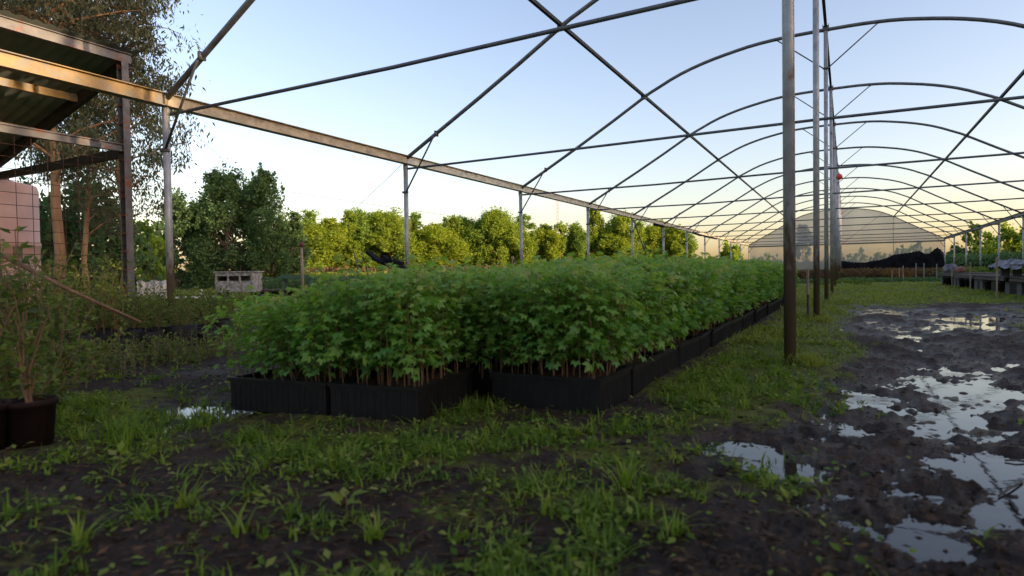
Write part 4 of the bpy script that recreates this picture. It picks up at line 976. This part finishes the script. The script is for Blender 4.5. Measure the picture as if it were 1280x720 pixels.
# wires and mast
for (a, b, da, db, r_, l) in [((-300, 138), (705, 290), 30, 120, .012, 'long sagging cable running from the left toward the distant mast'), ((205, 132), (335, 243), 20, 42, .006, 'thin wire slanting down to the right above the dark trees'), ((505, 203), (395, 300), 11, 45, .005, 'thin wire slanting down to the left from the second post')]:
    A = P(*a, da); B = P(*b, db); q = [A*(1-t)+B*t-np.array([0, 0, .15*math.sin(math.pi*t)]) for t in np.linspace(0, 1, 12)]
    tag(MB().tube(q, [r_+(r_*1.2)*k/11 for k in range(12)], 4).build('overhead_wire', m_cable), l, 'wire')
c = PG(698, 150); ms = empty('radio_mast', c, 'faint slim mast standing far behind the distant trees', 'mast'); 
for a in range(3): MB().tube([(.35*math.cos(a*2.1), .35*math.sin(a*2.1), 0), (.3*math.cos(a*2.1), .3*math.sin(a*2.1), 18.5)], .05, 5).build('mast_leg', m_mast, ms)
mb = MB()
for k in range(22):
    for a in range(3): mb.tube([(.32*math.cos(a*2.1), .32*math.sin(a*2.1), k*.83), (.32*math.cos(a*2.1+2.1), .32*math.sin(a*2.1+2.1), k*.83+.83)], .03, 4, False)
mb.build('lattice', m_mast, ms)

# ------------------------------------------------------------------ far end: black shade cloth and stakes
prof = [(1051, 326), (1060, 327), (1070, 328), (1082, 328), (1090, 326), (1100, 325), (1112, 321), (1116, 318.5), (1128, 317), (1140, 315), (1150, 313.5), (1155, 317), (1162, 317), (1171, 309), (1176, 312), (1180, 316)]
vs = []; fs = []; n = 64
for k in range(n):
    x = 1051+129*k/(n-1); yv = np.interp(x, [p[0] for p in prof], [p[1] for p in prof]); top = PS(x, yv, S(11)-.9); jag = .03*math.sin(k*2.9)
    for j in range(6):
        t = j/5; vs.append((top[0], S(11)-.9+.10*math.sin(k*.9+j*1.7)-.25*(1-t), (top[2]+jag)*t))
    vs.append((top[0], S(11)-.35, top[2]*.93))
    vs.append((top[0], S(11)-.30, 0))
for k in range(n-1):
    for j in range(7): fs.append((8*k+j, 8*k+8+j, 8*k+9+j, 8*k+1+j))
o = MB().add(vs, fs).build('shade_cloth', m_blackcloth, None, True); tag(o, 'long heap of black shade cloth with a ragged top across the far right end', 'shade cloth')
def stake(px, ytop, ybot, label, d=None, w=.014, m=m_wood, grp=None, nm='stake'):
    if d is None: c = G(px, ybot)
    else: c = PG(px, d)
    dist = float((c-CAM)@_d); top = P(px, ytop, dist)
    o = MB().tube([(0, 0, -.1), (top[0]-c[0], top[1]-c[1], top[2])], w, 6).build(nm, m); o.location = (c[0], c[1], 0); tag(o, label, 'stake', grp); return o
stake(1246, 321, 375, 'tall pale stake standing in front of the raised grey-covered bench', w=.016)
stake(1213, 327, 367, 'pale stake in front of the middle of the benches', w=.014)
stake(1190, 329, 360, 'pale stake in front of the end bench with the sack', w=.015)
for k, (px, yt) in enumerate([(944, 335), (963, 336), (974, 336), (1115, 337), (1124, 335), (1129, 332), (1145, 329), (1155, 329), (1171, 330)]):
    stake(px, yt, 0, f'thin whitish stake in the brown weed band, {ORD[k]} from the left', d=25.8+.3*math.sin(k*2), w=.018, m=m_whitewood, grp='thin stakes in the weed band')
g_ = G(1010, 401); sk = empty('marker_stake', g_, 'short stake with a pale top, just left of the second centre post', 'stake')
MB().tube([(0, 0, -.1), (0, 0, .30)], .013, 7).build('stake_foot', m_wooddark, sk); MB().tube([(0, 0, .30), (.0, 0, .60)], .016, 7).build('pale_top', m_wood, sk)

# ------------------------------------------------------------------ benches on the right
def bench(y0, y1, x0, x1, h, label, extra=0):
    root = empty('low_bench', ((x0+x1)/2, (y0+y1)/2, 0), label, 'bench', 'benches on the right side'); W = x1-x0; L = y1-y0
    n = 6
    mb = MB()
    for k in range(n): mb.box((-W/2+W*(k+.5)/n, 0, h-.0), (W/n-.03, L-.04, .03))
    mb.build('bench_top', m_wooddark, root)
    MB().box((-W/2+.02, 0, h-.05), (.04, L, .05)).build('edge_rail', m_wooddark, root)
    for yy in (-L/2+.25, 0, L/2-.25):
        for xx in (-W/2+.2, W/2-.2): MB().box((xx, yy, (h-.08)/2), (.19, .38, h-.07)).build('leg', m_block if (yy != 0) else m_black, root)
    return root
bench(22.0, 25.2, 2.7, 3.95, .40, 'low dark bench farthest from the camera, with the crumpled sack on it')
bench(18.6, 21.8, 2.7, 3.95, .38, 'low dark bench in the middle of the row on the right')
bench(15.2, 18.4, 2.7, 3.95, .38, 'low dark bench under the raised grey-covered stand')
bench(11.8, 15.0, 2.75, 4.0, .38, 'nearest low dark bench, mostly past the right edge')
c = (3.32, 15.2, 0); st = empty('raised_stand', (c[0], c[1], .395), 'raised slatted stand draped with crumpled grey cloth on the near bench', 'stand')
for sx in (-1, 1):
    for sy in (-1, 0, 1): MB().box((sx*.42, sy*1.0, .10), (.14, .14, .20)).build('leg', m_block, st)
MB().box((0, 0, .215), (1.1, 2.6, .03)).build('stand_top', m_wooddark, st)
def cloth(name, x0, x1, y0, y1, z, amp, label, m, loc, seed=0, cat='cloth'):
    nx, ny = 22, 44; vs = []
    for j in range(ny):
        for i in range(nx):
            x = x0+(x1-x0)*i/(nx-1); y = y0+(y1-y0)*j/(ny-1)
            e = min(i, nx-1-i)/3; hh = float(fbm(np.array([x*4+seed]), np.array([y*4.]), 4)[0])
            dz = -.12*max(0, 1-e)
            vs.append((x+.04*math.sin(y*9), y, z+amp*hh+dz))
    o = MB().add(vs, [(j*nx+i, j*nx+i+1, (j+1)*nx+i+1, (j+1)*nx+i) for j in range(ny-1) for i in range(nx-1)]).build(name, m, None, True); o.location = loc; tag(o, label, cat); return o
cloth('grey_cloth', -.62, .62, -1.4, 1.5, .0, .24, 'crumpled grey-white cloth spread over the raised stand', m_greycloth, (c[0], c[1], .56), 2)
q = P(1183, 338, 21.5)
mb = MB()
nlat = 12; vs = []; fs = []
def lump(cx_, cy_, cz_, rx, ry, rz_, seed):
    vs = []; n1, n2 = 10, 16
    for i in range(n1+1):
        for j in range(n2):
            th = math.pi*i/n1; ph = 2*math.pi*j/n2; k = .75+.5*float(fbm(np.array([3*math.sin(th)*math.cos(ph)+seed+5]), np.array([3*math.sin(th)*math.sin(ph)+3*math.cos(th)+7]), 3)[0])
            vs.append((cx_+rx*k*math.sin(th)*math.cos(ph), cy_+ry*k*math.sin(th)*math.sin(ph), cz_+rz_*k*math.cos(th)))
    return MB().add(vs, [(i*n2+j, i*n2+(j+1) % n2, (i+1)*n2+(j+1) % n2, (i+1)*n2+j) for i in range(n1) for j in range(n2)])
o = lump(0, 0, .12, .22, .20, .17, 1).build('grey_sack', m_greycloth, None, True); o.location = (2.98, 24.6, .42); tag(o, 'crumpled grey sack on the end of the farthest bench', 'sack')
o = lump(0, 0, .09, .14, .15, .11, 4).build('red_sack', m_redcloth, None, True); o.location = (3.20, 24.1, .42); tag(o, 'reddish sack beside the grey one on the farthest bench', 'sack')
k = 0
pb = None
for yy in (12.5, 13.2, 14.0, 15.9, 16.4, 17.2, 19.4, 20.0, 20.9, 22.8, 23.4, 24.2):
    for xx in (2.9, 3.35):
        if pb is None:
            pb = pot('black_pot', (xx, yy, .0), .15, .27, 'black nursery pot stored in the shade under the benches', m_black, 'pot', 'black pots under the benches', 14)
        else:
            o = copy_tree(pb); o.location = (xx+random.uniform(-.05, .05), yy+random.uniform(-.1, .1), 0)

# ------------------------------------------------------------------ unseen tree rows added east of the greenhouse to shade the ground
hb = [tree_mesh(4.2, 1.6, 900+i, m_darkleaf, m_bark, per=160, size=.26, nclump=34, base=.0, trunk=.1, shape='oval') for i in range(2)]
for k in range(56):
    o = hb[k] if k < 2 else copy_tree(hb[k % 2]); o.name = 'added_shade_tree'; o.location = (24+.4*math.sin(k*7), -22+k*1.9, 0); o.scale = (1, 1, 1.36+.10*math.sin(k*3.1)); o.rotation_euler = (0, 0, k*1.3)
    tag(o, 'unseen bushy tree in the long row added east of the greenhouse for shade', 'tree', 'added shade row')
tb = tree_mesh(16, 2.6, 950, m_darkleaf, m_bark, per=150, size=.42, nclump=60, base=.05, trunk=.22, shape='poplar')  # out of view, added to throw shade on the left-hand trees
for k in range(8):
    o = tb if k == 0 else copy_tree(tb); o.location = (29+.8*math.sin(k*5), 8.5+k*3.1, 0); o.scale = (1, 1, .85+.15*math.sin(k*2.3)); o.rotation_euler = (0, 0, k*1.7)
    tag(o, 'unseen tall poplar added behind the shade row', 'tree', 'added tall shade poplars')

# ------------------------------------------------------------------ light
SUN_H, SUN_E = R(88), R(8.0)
w = bpy.data.worlds.new('World'); SC.world = w; w.use_nodes = True; nt = w.node_tree
bg = nt.nodes['Background']; sky = nt.nodes.new('ShaderNodeTexSky'); sky.sky_type = 'NISHITA'; sky.sun_disc = False
sky.sun_elevation = SUN_E; sky.sun_rotation = SUN_H; sky.altitude = 0; sky.air_density = 1.0; sky.dust_density = 2.0; sky.ozone_density = .5
wbm = nt.nodes.new('ShaderNodeMix'); wbm.data_type = 'RGBA'; wbm.blend_type = 'MULTIPLY'; wbm.inputs[0].default_value = 1; wbm.inputs[7].default_value = (1.02, .96, 1.12, 1)   # white balance
nt.links.new(sky.outputs[0], wbm.inputs[6]); nt.links.new(wbm.outputs[2], bg.inputs[0]); bg.inputs[1].default_value = .15
sl = bpy.data.lights.new('sun', 'SUN'); sl.energy = 3.0; sl.angle = R(.6); sl.color = (1, .72, .44)
so = bpy.data.objects.new('sun', sl); COL.objects.link(so)
dirv = Vector((math.sin(SUN_H)*math.cos(SUN_E), math.cos(SUN_H)*math.cos(SUN_E), math.sin(SUN_E)))
so.rotation_euler = dirv.to_track_quat('Z', 'Y').to_euler(); so.location = (20, 10, 12)
vs_ = SC.view_settings; vs_.view_transform = 'Standard'; vs_.look = 'None'; vs_.gamma = 1; vs_.exposure = 1.42
SC.render.engine = 'CYCLES'
SC.cycles.max_bounces = 6; SC.cycles.transparent_max_bounces = 12
